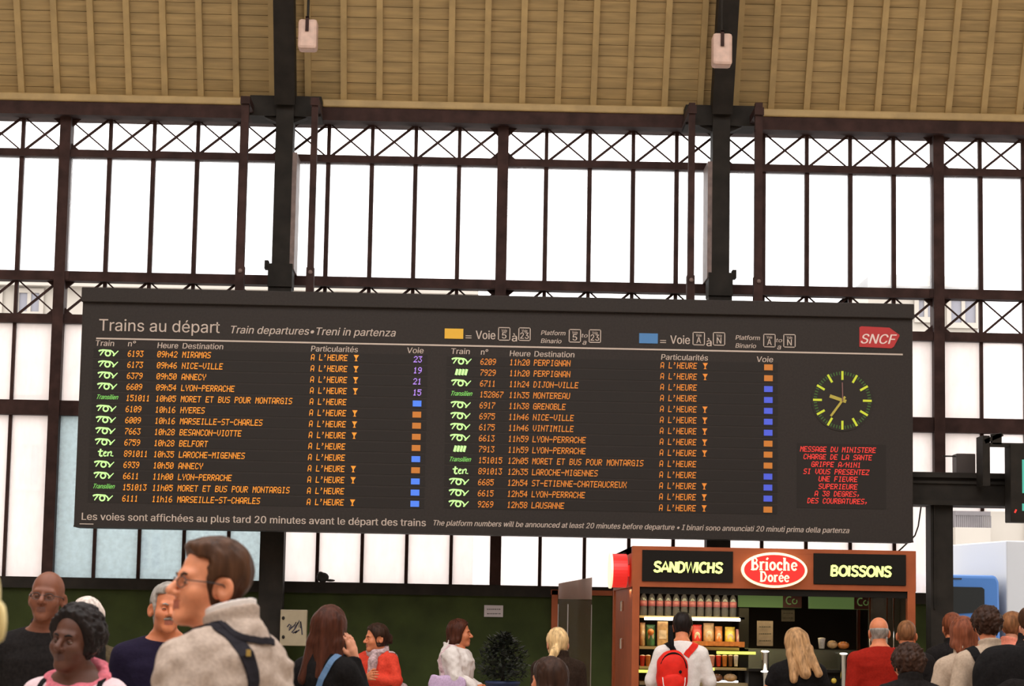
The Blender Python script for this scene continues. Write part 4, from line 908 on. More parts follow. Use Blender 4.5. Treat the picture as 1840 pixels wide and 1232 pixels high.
# red backpack
p = p_bag
sb = empty('backpack', p.W((0.06, 0.2, 0.9))); tag(sb, 'bright red backpack with white piping on the man in the white top', 'backpack')
cxb, cyb, czb = 0.125, 0.175, 1.20
bag_sdf(p, 'bag_body', (cxb, cyb, czb), (0.145, 0.10, 0.215), M['bagred'], sb, power=2.5)
bag_sdf(p, 'front_pocket', (cxb, cyb+0.075, czb-0.09), (0.11, 0.045, 0.10), M['bagred'], sb, power=2.6)
pp = MB(); pts = [(cxb-0.105, cyb+0.09, czb-0.03), (cxb-0.098, cyb+0.100, czb-0.10), (cxb-0.07, cyb+0.105, czb-0.165), (cxb, cyb+0.106, czb-0.178), (cxb+0.07, cyb+0.105, czb-0.165), (cxb+0.098, cyb+0.100, czb-0.10), (cxb+0.105, cyb+0.09, czb-0.03)]
pp.tube([p.W(x) for x in pts], 0.0045, 6); pp.build('piping', M['c_white'], sb, True)
zp = MB(); zp.tube([p.W((cxb+0.12*math.cos(t), cyb+0.06, czb+0.04+0.15*math.sin(t))) for t in np.linspace(0.1, PI-0.1, 12)], 0.008, 6); zp.build('zip', M['c_black'], sb, True)
lo = MB(); lo.tube([p.W((cxb-0.005, cyb-0.02, czb+0.20)), p.W((cxb, cyb-0.05, czb+0.28)), p.W((cxb+0.005, cyb-0.06, czb+0.44))], [0.02, 0.024, 0.016], 8); lo.build('carry_strap', M['c_black'], sb, True)
em_ = MB(); em_.ball(p.W((cxb-0.055, cyb+0.092, czb+0.02)), (0.018, 0.008, 0.016), 10); em_.build('badge', M['c_dark'], sb, True)
strap(p, 'shoulder_strap', [(-0.12, -0.10, 1.30), (-0.12, -0.06, 1.45), (-0.10, 0.06, 1.45), (-0.03, 0.15, 1.38)], 0.06, M['bagred'], sb)
strap(p, 'shoulder_strap', [(0.14, -0.10, 1.30), (0.13, -0.06, 1.45), (0.11, 0.06, 1.45), (0.08, 0.15, 1.38)], 0.05, M['c_black'], sb)
# red shirted man's strap, big black backpack
p = p_rsh
sb = empty('lanyard', p.W((-0.15, 0.12, 1.2))); tag(sb, 'bright red cord hanging down the back of the man in the red shirt', 'cord')
strap(p, 'cord', [(-0.12, 0.02, 1.48), (-0.19, 0.13, 1.38), (-0.21, 0.15, 1.2), (-0.20, 0.15, 1.0)], 0.02, mat('red_cord', (0.65, 0.03, 0.02), 0.6), sb)
p = p_brn
sb = empty('backpack', p.W((0, 0.2, 0.9))); tag(sb, 'large black backpack on the tall brown haired person at the right', 'backpack')
bag_sdf(p, 'bag_body', (-0.07, 0.24, 1.25), (0.27, 0.14, 0.25), M['c_black'], sb, power=2.6)
bag_sdf(p, 'front_pocket', (-0.07, 0.37, 1.14), (0.17, 0.05, 0.13), M['c_dark'], sb, power=2.6)
for sg in (1, -1): strap(p, 'shoulder_strap', [(sg*0.14, -0.10, 1.33), (sg*0.14, -0.03, 1.46), (sg*0.13, 0.06, 1.45), (sg*0.11, 0.15, 1.36)], 0.06, M['c_black'], sb)
p = p_rh
sb = empty('satchel', p.W((0.2, 0.1, 0.9))); tag(sb, 'dark satchel strap and bag on the reddish haired person by the pillar', 'bag')
bag_sdf(p, 'bag_body', (0.22, 0.12, 1.0), (0.08, 0.12, 0.14), M['c_dark'], sb)
strap(p, 'strap', [(-0.13, 0.0, 1.47), (-0.08, 0.12, 1.36), (0.06, 0.14, 1.22), (0.18, 0.13, 1.05)], 0.03, M['c_black'], sb)
# ------------------------------------------------------------------ food kiosk
def X(px, py, Y): return float(at(px, py, Y)[0])
def Zz(px, py, Y): return float(at(px, py, Y)[2])
def pbox(mb, px0, py0, px1, py1, Y, dp, m=0):
    """box whose front face shows as this rectangle in the photograph at distance Y"""
    cx_, cy_ = (px0+px1)/2, (py0+py1)/2
    return mb.box((X(px0, cy_, Y), Y, Zz(cx_, py1, Y)), (X(px1, cy_, Y), Y+dp, Zz(cx_, py0, Y)), m)
M['kbrown'] = mat('red_brown_kiosk_paint', (0.33, 0.078, 0.024), 0.5, var=0.12, scale=6, spec=0.3)
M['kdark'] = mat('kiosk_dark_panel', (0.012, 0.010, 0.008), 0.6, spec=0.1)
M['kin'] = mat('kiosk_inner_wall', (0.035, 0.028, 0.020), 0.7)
M['klet'] = mat('lit_yellow_green_letters', (0.6, 0.7, 0.2), 0.5, emit=(0.85, 1.0, 0.28), estr=1.0)
M['oval_red'] = mat('lit_red_sign', (0.5, 0.02, 0.02), 0.4, emit=(0.68, 0.018, 0.012), estr=0.9)
M['oval_cream'] = mat('lit_cream_sign', (0.8, 0.7, 0.5), 0.4, emit=(1.0, 0.82, 0.52), estr=0.9)
M['tube'] = mat('fluorescent_tube', (0.9, 0.9, 0.9), 0.4, emit=(1.0, 0.93, 0.90), estr=5.0)
M['spot'] = mat('small_glowing_cap', (0.9, 0.9, 0.85), 0.4, emit=(1.0, 0.95, 0.85), estr=1.5)  # glowing material of the small caps at the posts
M['ytube'] = mat('yellow_lit_strip', (0.7, 0.7, 0.2), 0.4, emit=(0.78, 0.80, 0.10), estr=1.3)
M['kgreen'] = mat('green_menu_panel', (0.09, 0.16, 0.05), 0.6, emit=(0.085, 0.14, 0.042), estr=0.6)
M['chrome'] = mat('chrome', (0.75, 0.75, 0.72), 0.15, metal=1.0)
M['kglass'] = glass_mat('kiosk_glass', (0.93, 0.95, 0.93), 0.93, 0.05)
M['shelf'] = mat('kiosk_shelf', (0.30, 0.22, 0.10), 0.5)
KY = 21.0
kx0, kx1 = X(1136, 1100, KY), X(1646, 1100, KY); kzt = Zz(1390, 985, KY)
kk = empty('kiosk', ((kx0+kx1)/2, KY+1.4, 0)); tag(kk, 'red brown food kiosk with lit sandwich and drink signs under the board', 'kiosk')
fr = MB(); D = 2.8
fz0 = Zz(1390, 1058, KY)
fr.box((kx0, KY, fz0-0.0), (kx1, KY+0.12, fz0+0.05)); fr.box((kx0, KY, kzt-0.045), (kx1, KY+0.12, kzt))
for a, b in ((1136, 1154.5), (1316.5, 1463), (1627, 1646)): fr.box((X(a, 1020, KY), KY+0.001, fz0), (X(b, 1020, KY), KY+0.12, kzt-0.001))
fr.box((kx0, KY+0.12, kzt-0.06), (kx1, KY+D, kzt))
fr.box((kx0+0.0, KY+0.12, fz0), (kx0+0.06, KY+D, kzt)); fr.box((kx1-0.06, KY+0.12, fz0), (kx1, KY+D, kzt))
fr.build('fascia', M['kbrown'], kk); MB().box((kx0+0.06, KY+0.07, fz0+0.01), (kx1-0.06, KY+0.09, kzt-0.01)).build('fascia_backing', M['kdark'], kk)
for a, b in ((1136, 1149), (1631, 1645)): MB().box((X(a, 1100, KY), KY+0.001, 0), (X(b, 1100, KY), KY+0.09, fz0)).build('corner_post', M['kbrown'], kk)
MB().box((kx0, KY+D-0.09, 0), (kx0+0.07, KY+D, fz0)).build('corner_post', M['kbrown'], kk)
MB().box((kx1-0.07, KY+D-0.09, 0), (kx1, KY+D, fz0)).build('corner_post', M['kbrown'], kk)
MB().box((kx0+0.08, KY+D-0.05, 0), (kx1-0.08, KY+D-0.01, fz0)).build('back_wall', M['kin'], kk)
MB().box((kx0+0.02, KY+0.1, 0), (kx0+0.05, KY+D-0.1, fz0)).build('side_wall', M['kbrown'], kk)
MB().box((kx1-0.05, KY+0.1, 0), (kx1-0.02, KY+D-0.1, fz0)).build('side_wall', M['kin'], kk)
MB().box((kx0, KY+0.02, fz0-0.06), (kx1, KY+0.10, fz0)).build('painted_shadow_strip', M['kdark'], kk)  # solid dark strip painting the shade under the fascia
SAN = {'S': ([[(0.62, 0.78), (0.52, 0.92), (0.33, 0.95), (0.14, 0.88), (0.10, 0.72), (0.20, 0.58), (0.48, 0.46), (0.60, 0.30), (0.54, 0.12), (0.34, 0.05), (0.14, 0.10), (0.06, 0.24)]], 0.70), 'A': ([[(0.0, 0.03), (0.34, 0.97), (0.68, 0.03)], [(0.14, 0.33), (0.54, 0.33)]], 0.72),
 'N': ([[(0.08, 0.0), (0.08, 1.0)], [(0.08, 0.95), (0.58, 0.05)], [(0.58, 0.0), (0.58, 1.0)]], 0.72), 'D': ([[(0.08, 0.0), (0.08, 1.0)], [(0.08, 0.95), (0.36, 0.93), (0.58, 0.75), (0.62, 0.5), (0.58, 0.25), (0.36, 0.07), (0.08, 0.05)]], 0.76), 'W': ([[(0.0, 0.98), (0.22, 0.05), (0.44, 0.95), (0.66, 0.05), (0.88, 0.98)]], 0.94),
 'I': ([[(0.08, 0.0), (0.08, 1.0)]], 0.26), 'C': ([arc(0.40, 0.5, 0.33, 0.44, 45, 315, 16)], 0.74), 'H': ([[(0.08, 0.0), (0.08, 1.0)], [(0.08, 0.52), (0.56, 0.52)], [(0.56, 0.0), (0.56, 1.0)]], 0.72), 'O': ([arc(0.40, 0.5, 0.34, 0.44, 0, 370, 24)], 0.84),
 'B': ([[(0.08, 0.0), (0.08, 1.0)], [(0.08, 0.95), (0.40, 0.93), (0.54, 0.80), (0.50, 0.60), (0.08, 0.53)], [(0.08, 0.53), (0.46, 0.50), (0.60, 0.32), (0.50, 0.09), (0.08, 0.05)]], 0.72)}
def caps(mb, s, x0, x1, zb, cap, Y):
    k = (x1-x0)/(sum(SAN[c][1] for c in s)-0.06); x = x0
    for i, c in enumerate(s):
        for j, pts in enumerate(SAN[c][0]): stroke(mb, [(x+p[0]*k+0.06*cap*p[1], zb+p[1]*cap) for p in pts], 0.235*cap, Y-0.0002*j-0.0001*i)
        x += SAN[c][1]*k
for s, pa, pb, ya, yb, ta, tb, tz in (('SANDWICHS', 1154, 1317, 989, 1045, 1174, 1297, 1027), ('BOISSONS', 1462, 1628, 995, 1050, 1492, 1600, 1034)):
    m = MB(); pbox(m, pa, ya, pb, yb, KY-0.012, 0.03); pn = m.build('sign_panel', M['kdark'], kk)
    m = MB(); ym = (tz-8); caps(m, s, X(ta, ym, KY), X(tb, ym, KY), Zz((ta+tb)/2, tz+1.5, KY), 19.0*KY/FPX, KY-0.018)
    m.build('sign_lettering', M['klet'], pn)
# oval sign
ox, oz = X(1390.3, 1024, KY), Zz(1390.3, 1024, KY); u = KY/FPX
def ell(a, b, n=48): return [(ox+a*u*math.cos(2*PI*i/n), oz+b*u*math.sin(2*PI*i/n)) for i in range(n)]
ov = MB().prism(ell(59, 31.5), KY-0.05, KY).build('oval_sign', M['oval_cream'], kk)
MB().prism(ell(54.5, 27.0), KY-0.056, KY-0.04).build('red_field', M['oval_red'], ov)
SER = {   # serif letters as brush strokes: x to the right, cap height 1; (points, width)
 'B': ([([(0.12, 0), (0.12, 1)], .17), ([(-0.02, 0.03), (0.3, 0.03)], .07), ([(-0.02, 0.97), (0.3, 0.97)], .07), ([(0.1, 0.96), (0.36, 0.93), (0.46, 0.78), (0.40, 0.60), (0.12, 0.53)], .11), ([(0.12, 0.53), (0.42, 0.50), (0.54, 0.28), (0.42, 0.07), (0.1, 0.03)], .13)], 0.66),
 'D': ([([(0.12, 0), (0.12, 1)], .17), ([(-0.02, 0.03), (0.3, 0.03)], .07), ([(-0.02, 0.97), (0.3, 0.97)], .07), ([(0.1, 0.96), (0.42, 0.90), (0.60, 0.52), (0.44, 0.10), (0.1, 0.03)], .14)], 0.74),
 'r': ([([(0.12, 0), (0.12, 0.66)], .16), ([(-0.01, 0.03), (0.27, 0.03)], .06), ([(0.0, 0.63), (0.12, 0.63)], .06), ([(0.15, 0.48), (0.26, 0.64), (0.40, 0.60)], .11)], 0.46),
 'i': ([([(0.12, 0), (0.12, 0.66)], .16), ([(0.0, 0.03), (0.26, 0.03)], .06), ([(0.0, 0.63), (0.12, 0.63)], .06), ([(0.10, 0.82), (0.22, 0.98)], .12)], 0.32),
 'o': ([(arc(0.27, 0.33, 0.19, 0.28, 0, 370, 18), .14)], 0.58),
 'c': ([(arc(0.27, 0.33, 0.19, 0.28, 40, 320, 14), .14), ([(0.38, 0.52), (0.45, 0.48)], .12)], 0.52),
 'h': ([([(0.12, 0), (0.12, 1)], .16), ([(0.0, 0.03), (0.25, 0.03)], .06), ([(0.0, 0.97), (0.12, 0.97)], .06), ([(0.15, 0.5), (0.30, 0.64), (0.42, 0.52), (0.43, 0.0)], .14), ([(0.34, 0.03), (0.54, 0.03)], .06)], 0.62),
 'e': ([(arc(0.27, 0.33, 0.19, 0.28, 5, 325, 16), .13), ([(0.10, 0.34), (0.45, 0.36)], .07)], 0.54)}
def serif(mb, s, xc, zb, cap, Y):
    wd = sum(SER[c.replace('é', 'e')][1] for c in s)*cap; x = xc-wd/2
    for i, c in enumerate(s):
        st_, adv = SER[c.replace('é', 'e')]
        for pts, w_ in st_: stroke(mb, [(x+p[0]*cap, zb+p[1]*cap) for p in pts], w_*cap*1.15, Y-0.0003*i)
        if c == 'é': stroke(mb, [(x+0.22*cap, zb+0.76*cap), (x+0.38*cap, zb+1.0*cap)], 0.12*cap, Y)
        x += adv*cap
m = MB(); serif(m, 'Brioche', ox-0.002, oz-0.5*u, 22.5*u, KY-0.060); serif(m, 'Dorée', ox+0.5*u, oz-21*u, 18.5*u, KY-0.060); m.build('sign_lettering', M['oval_cream'], ov)
# round sign and dark panel on the kiosk's left side
sy = KY+0.45; rs = MB(); cxs = kx0-0.12; czs = Zz(1117, 1025, sy); n = 32
for xx0, xx1, ra, mm in ((kx0-0.17, kx0-0.03, 0.155, 0), (kx0-0.185, kx0-0.165, 0.165, 1)):
    v = [(xx, sy+1.75*ra*math.cos(2*PI*i/n), czs+ra*math.sin(2*PI*i/n)) for xx in (xx0, xx1) for i in range(n)]
    rs.add(v, [tuple(range(n)), tuple(range(2*n-1, n-1, -1))]+[(i, (i+1) % n, n+(i+1) % n, n+i) for i in range(n)], mm)
rs.box((kx0-0.05, sy-0.05, czs-0.05), (kx0+0.01, sy+0.05, czs+0.05), 0)
rs.build('side_sign', [M['oval_red'], M['oval_cream']], kk)
sp = MB(); sp.box((kx0-0.02, KY+0.9, fz0+0.03), (kx0, KY+2.7, kzt-0.03)); sp.box((kx1, KY+0.2, fz0+0.0), (kx1+0.03, KY+0.8, kzt-0.08)); sp.build('side_panel', M['kdark'], kk)
hg = MB()
for zz in (Zz(1115, 1088, KY+1), Zz(1115, 1156, KY+1)): hg.lathe((kx0-0.015, KY+1.2, zz-0.05), [(0.012, 0), (0.018, 0.01), (0.018, 0.09), (0.012, 0.10)], 10)
hg.build('hinge', M['chrome'], kk)
# inside: shelves, drink display, counter
IY = KY+0.75
def shelf(px0, px1, py, Y, dp=0.35, th=4, name='shelf', m='shelf'): return pbox(MB(), px0, py, px1, py+th, Y, dp).build(name, M[m], kk)
shelf(1149, 1338, 1107, IY); shelf(1149, 1345, 1162, IY, 0.4, 5); shelf(1149, 1385, 1199, IY-0.25, 0.5, 4); shelf(1149, 1385, 1226, IY-0.3, 0.6, 6)
pbox(MB(), 1328, 1092, 1345, 1300, IY, 0.6).build('display_side', M['kdark'], kk)
for a, b, y in ((1158, 1214, 1108.5), (1243, 1330, 1109.5), (1250, 1326, 1221.5)):
    m = MB(); m.tube([(X(a, y, IY-0.03), IY-0.03, Zz(a, y+2.2, IY-0.03)), (X(b, y, IY-0.03), IY-0.03, Zz(a, y+2.2, IY-0.03))], 0.0135, 10); m.build('light_tube', M['tube'], kk)
for a, b, y, Y in ((1288, 1358, 1170, IY-0.05), (1248, 1284, 1199, IY-0.30), (1146, 1168, 1203, IY-0.30)):
    pbox(MB(), a, y, b, y+5, Y, 0.03).build('light_strip', M['ytube'], kk)
ct = MB(); pbox(ct, 1345, 1203, 1628, 1208, KY+0.35, 0.6); pbox(ct, 1345, 1208, 1628, 1330, KY+0.40, 0.5); ct.build('counter', M['kdark'], kk)
MB().box((kx0+0.09, KY+0.3, 0), (X(1345, 1230, KY+0.3), KY+1.2, Zz(1250, 1234, KY+0.3))).build('display_base', M['kdark'], kk)
gl = pbox(MB(), 1345, 1168, 1540, 1203, KY+0.36, 0.012).build('counter_glass', M['kglass'], kk)
for px in (1375, 1516):
    m = MB(); zt = Zz(px, 1168 if px < 1400 else 1173, KY+0.3); m.lathe((X(px, 1200, KY+0.3), KY+0.3, 0.9), [(0.034, 0), (0.034, zt-0.93), (0.044, zt-0.92), (0.044, zt-0.9)], 14); m.build('chrome_post', M['chrome'], kk, True)
for px, py in ((1375, 1170), (1374, 1206), (1516, 1174)):
    m = MB(); c = at(px, py, KY+0.25); m.ball(c, (0.038, 0.03, 0.010), 14); m.build('bright_cap', M['spot'], kk, True)
for a, b, y0, y1, ra in ((1328, 1440, 1064.5, 1091, 1407), (1455, 1567, 1067, 1094, 1535)):
    o = pbox(MB(), a, y0, b, y1, KY+1.2, 0.1).build('menu_panel', M['kgreen'], kk)
    pbox(MB(), ra, y0-0.5, b+0.5, y1+0.5, KY+1.19, 0.02).build('menu_end', mat('dark_red_menu_end', (0.10, 0.025, 0.02), 0.5), o)
    m = MB(); sx, sz_ = X(ra+14, y0+14, KY+1.2), Zz(ra+14, y0+14, KY+1.2); stroke(m, arc(sx-0.015, sz_, 0.03, 0.035, 60, 300), 0.012, KY+1.185); stroke(m, arc(sx+0.035, sz_-0.008, 0.022, 0.022, 90, 400), 0.010, KY+1.185); m.build('emblem', M['kgreen'], o)
pg = MB()
for px in (1563, 1594, 1606): pg.tube([(X(px, 1100, KY+0.5), KY+0.5, 0.9), (X(px, 1100, KY+0.5), KY+0.5, fz0-0.05)], 0.008, 8)
pg.build('glass_rail', M['chrome'], kk, True)
pbox(MB(), 1560, 1068, 1628, 1200, KY+0.5, 0.012).build('glass_door', M['kglass'], kk)
li = bpy.data.lights.new('kiosk_fill_light', 'AREA'); li.energy = 16; li.size = 1.6; li.size_y = 0.3; li.shape = 'RECTANGLE'; li.color = (1.0, 0.86, 0.45)  # added fill light without a visible lamp, brightens and yellows the goods
lo = bpy.data.objects.new('goods_fill_light', li); C.objects.link(lo); lo.parent = kk; lo.location = (-0.5, -0.85, fz0-0.02)
# goods, each a thing of its own
def bottle_proto(col):
    e = empty('water_bottle', (0, 0, 0)); b = MB()
    b.lathe((0, 0, 0), [(0.030, 0), (0.034, 0.01), (0.034, 0.06), (0.031, 0.075), (0.034, 0.09), (0.034, 0.15), (0.026, 0.18), (0.012, 0.205), (0.012, 0.215)], 14); b.build('bottle_body', M['pet'], e, True)
    b = MB(); b.lathe((0, 0, 0), [(0.0352, 0.088), (0.0352, 0.14)], 14); b.build('bottle_label', M['blabel'], e, True)
    b = MB(); b.lathe((0, 0, 0), [(0.0145, 0.212), (0.0145, 0.228)], 12); b.build('bottle_cap', M['bcap'], e); return e
M['pet'] = mat('clear_plastic', (0.13, 0.125, 0.14), 0.06, spec=1.0, alpha=0.35); M['blabel'] = mat('rose_label', (0.20, 0.05, 0.06), 0.5); M['bcap'] = mat('white_cap', (0.6, 0.6, 0.65), 0.3)
def dup(root, loc, rz=0.0):
    r = root.copy(); C.objects.link(r); r.location = tuple(map(float, loc)); r.rotation_euler = (0, 0, rz)
    for ch in list(root.children):
        c = ch.copy(); C.objects.link(c); c.parent = r
    return r
bp = bottle_proto(0); first = True; sz = Zz(1240, 1107, IY)+0.001
ords = ['first', 'second', 'third', 'fourth', 'fifth', 'sixth', 'seventh', 'eighth', 'ninth', 'tenth', 'eleventh', 'twelfth']
for i in range(12):
    px = 1156+i*14.6; loc = (X(px, 1100, IY+0.1), IY+0.08, sz)
    if first: o = bp; o.location = tuple(map(float, loc)); first = False
    else: o = dup(bp, loc, i*0.5)
    tag(o, 'clear drink bottle with a rose label on the upper kiosk shelf, %s from the left' % ords[i], 'bottle', 'drink bottles on the upper kiosk shelf')
def goods(name, px0, py0, px1, py1, Y, m, label, cat, group, kind):
    cxp = (px0+px1)/2; x0, x1 = X(px0, py1, Y), X(px1, py1, Y); z0, z1 = Zz(cxp, py1, Y)+0.005, Zz(cxp, py0, Y); xc, w_ = (x0+x1)/2, (x1-x0)/2
    e = empty(name, (xc, Y+0.05, z0)); tag(e, label, cat, group); b = MB()
    if kind == 'bag':
        h = z1-z0; rows = []
        for t, ww, dd in ((0, 0.86, 0.05), (0.08, 0.98, 0.06), (0.5, 1.0, 0.055), (0.85, 0.95, 0.02), (0.92, 0.93, 0.004), (1.0, 0.96, 0.003)): rows.append([(xc+w_*ww*math.cos(2*PI*k/16), Y+0.05+dd*math.sin(2*PI*k/16), z0+h*t) for k in range(16)])
        v = [p for r in rows for p in r]; b.add(v, [(i*16+k, i*16+(k+1) % 16, (i+1)*16+(k+1) % 16, (i+1)*16+k) for i in range(5) for k in range(16)]+[tuple(range(16))[::-1], tuple(range(80, 96))]); b.build('bag', m, e, True)
        l = MB(); l.ball((xc, Y+0.002, z0+h*0.45), (w_*0.62, 0.006, h*0.22), 12); l.build('bag_label', M['goods_pale'], e, True)
    elif kind == 'cup':
        h = z1-z0; b.lathe((xc, Y+0.05, z0), [(w_*0.72, 0), (w_*0.95, h*0.9), (w_, h*0.92), (w_, h*0.97)], 14); b.build('cup', m, e, True)
        l = MB(); l.lathe((xc, Y+0.05, z0+h*0.95), [(w_*0.98, 0), (w_*0.9, h*0.05), (w_*0.3, h*0.10)], 14); l.build('lid', M['goods_pale'], e, True)
    elif kind == 'loaf':
        h = z1-z0; b.ball((xc, Y+0.05, z0+h/2), (w_, 0.045, h/2), 14); b.build('bread', m, e, True); l = MB()
        for t in (-0.5, 0, 0.5): l.tube([(xc+w_*t-0.006, Y+0.02, z0+h*0.86), (xc+w_*t+0.006, Y+0.08, z0+h*0.86)], 0.005, 6)
        l.build('crust_cut', M['goods_pale'], e, True)
    elif kind == 'ball':
        b.ball((xc, Y+0.05, z0+w_), w_, 14); b.build('fruit', m, e, True); l = MB(); l.tube([(xc, Y+0.05, z0+2*w_*0.98), (xc+0.004, Y+0.05, z0+2*w_+0.012)], 0.003, 6); l.build('stalk', M['kin'], e)
    else:
        b.box((x0, Y, z0), (x1, Y+0.07, z1)); b.build('carton', m, e, bevel=0.005); l = MB(); l.box((x0+w_*0.3, Y-0.002, z0+(z1-z0)*0.3), (x1-w_*0.3, Y+0.001, z0+(z1-z0)*0.65)); l.build('carton_label', M['goods_pale'], e)
    return e
gm = lambda n, c: mat(n, c, 0.4, var=0.3, scale=25)
M['goods_pale'] = gm('pale_label', (0.55, 0.42, 0.30)); G = {k: gm(k+'_packaging', c) for k, c in dict(red=(0.55, 0.03, 0.02), orange=(0.50, 0.16, 0.03), tan=(0.45, 0.27, 0.12), brown=(0.18, 0.07, 0.03), green=(0.05, 0.14, 0.05), pink=(0.55, 0.22, 0.20), yellow=(0.6, 0.42, 0.05), white=(0.6, 0.55, 0.5)).items()}
up = 'snack bags on the second kiosk shelf'; sy2 = IY+0.02
for j, (a, b, y, c, lb) in enumerate(((1150, 1160, 1118, 'tan', 'tan snack bag at the left end of the second kiosk shelf'), (1161, 1178, 1122, 'green', 'green snack bag left of the pale poster on the second kiosk shelf'), (1226, 1240, 1128, 'brown', 'brown snack bag beside the dark haired man on the second kiosk shelf'), (1244, 1262, 1122, 'red', 'red snack bag right of the backpacked man on the second kiosk shelf'),
        (1264, 1284, 1119, 'tan', 'tall tan snack bag, tallest of the row under the right light tube'), (1285, 1299, 1125, 'orange', 'orange snack bag in the middle under the right light tube'), (1303, 1322, 1126, 'yellow', 'yellow snack bag, wide, near the right end of the second kiosk shelf'), (1323, 1332, 1130, 'pink', 'narrow pink snack bag at the right end of the second kiosk shelf'))):
    goods('snack_bag', a, y, b, 1162, sy2, G[c], lb, 'snack bag', up, 'bag')
goods('poster_stand', 1181, 1116, 1200, 1162, sy2, G['tan'], 'pale tan carton behind the backpack strap on the second kiosk shelf', 'carton', None, 'box')
goods('orange_fruit', 1164, 1130, 1176, 1142, IY-0.06, G['orange'], 'round orange thing before the green snack bag', 'fruit', None, 'ball').location.z += 0.0
tr_ = empty('display_tray', (X(1290, 1160, IY-0.05), IY-0.08, Zz(1290, 1164, IY-0.05))); tag(tr_, 'orange wooden tray holding the snack bags on the second kiosk shelf', 'tray')
m = MB(); pbox(m, 1244, 1152, 1338, 1161.5, IY-0.08, 0.015); pbox(m, 1244, 1160, 1327, 1161.5, IY-0.08, 0.07); m.build('tray_front', G['orange'], tr_)
for j, (a, b, c, lb) in enumerate(((1262, 1271, 'green', 'small green pot at the left of the kiosk chiller row'), (1272, 1286, 'pink', 'wide pink pot in the kiosk chiller row'), (1287, 1297, 'red', 'red pot next to the pink one in the kiosk chiller row'), (1298, 1308, 'orange', 'orange pot in the middle of the kiosk chiller row'), (1309, 1318, 'brown', 'brown pot right of the orange one in the kiosk chiller row'), (1319, 1328, 'white', 'whitish pot at the right of the kiosk chiller row'))):
    goods('food_pot', a, 1177, b, 1198, IY-0.12, G[c], lb, 'pot', 'pots in the kiosk chiller row', 'cup')
for j, (a, b, c, lb) in enumerate(((1150, 1160, 'red', 'red pot under the left end of the second kiosk shelf'), (1160, 1170, 'orange', 'orange pot left of the white sleeved man'), (1249, 1260, 'yellow', 'yellow pot right of the white sleeved man'))):
    goods('food_pot', a, 1177, b, 1198, IY-0.12, G[c], lb, 'pot', 'pots beside the backpacked man', 'cup')
for j, (a, b, c, lb) in enumerate(((1260, 1276, 'green', 'green wrapped roll at the left of the lowest kiosk shelf'), (1277, 1300, 'brown', 'brown bread roll in the middle of the lowest kiosk shelf'), (1301, 1326, 'tan', 'tan bread roll at the right of the lowest kiosk shelf'))):
    goods('bread_roll', a, 1210, b, 1226, IY-0.25, G[c], lb, 'bread roll', 'rolls on the lowest kiosk shelf', 'loaf')
cy_ = KY+0.42
for j, (a, b, y0, y1, c, k, nm, lb) in enumerate(((1471, 1485, 1146, 1166, 'white', 'cup', 'paper_cup', 'white paper cup on the kiosk counter glass'), (1487, 1507, 1150, 1166, 'tan', 'loaf', 'croissant_loaf', 'tan loaf left of its twin on the kiosk counter glass'), (1506, 1528, 1152, 1167, 'orange', 'loaf', 'croissant_loaf', 'orange brown loaf at the right on the kiosk counter glass'),
        (1495, 1505, 1219, 1229, 'yellow', 'ball', 'lemon', 'left of the two yellow fruits low in the kiosk counter'), (1517, 1530, 1221, 1234, 'yellow', 'ball', 'lemon', 'right of the two yellow fruits low in the kiosk counter'), (1524, 1535, 1184, 1204, 'white', 'cup', 'paper_cup', 'pale cup beside the chrome post at the red shirted man'))):
    goods(nm, a, y0, b, y1, cy_ if y1 < 1190 or y1 == 1204 else KY+0.28, G[c], lb, 'fruit' if k == 'ball' else 'cup' if k == 'cup' else 'bread', None, k)
shelf(1345, 1540, 1166, KY+0.36, 0.3, 2, 'counter_top_shelf', 'kglass')
def sheet(name, px0, py0, px1, py1, Y, m, label, lines=0, parent=None, cat='poster'):
    e = empty(name, at((px0+px1)/2, py1, Y)); tag(e, label, cat); pbox(MB(), px0, py0, px1, py1, Y, 0.006).build('paper', m, e)
    if lines:
        b = MB(); r_ = random.Random(px0)
        for i in range(lines):
            yy = py0+(py1-py0)*(i+0.8)/(lines+0.6); xx = px0+(px1-px0)*0.15
            while xx < px1-(px1-px0)*0.2:
                l = r_.uniform(1.5, 3.5); pbox(b, xx, yy, xx+l, yy+1.4, Y-0.002, 0.003); xx += l+1
        b.build('print', M['kin'], e)
    return e
sheet('poster', 1360, 1115, 1389, 1160, KY+0.9, mat('pale_poster', (0.20, 0.14, 0.11), 0.7, var=0.3, scale=9), 'pale poster hanging behind the kiosk counter', 3)
sheet('poster', 1404, 1094, 1428, 1116, KY+1.3, mat('dim_poster', (0.12, 0.09, 0.07), 0.7, var=0.4, scale=12), 'small dim poster below the left green menu panel', 2)

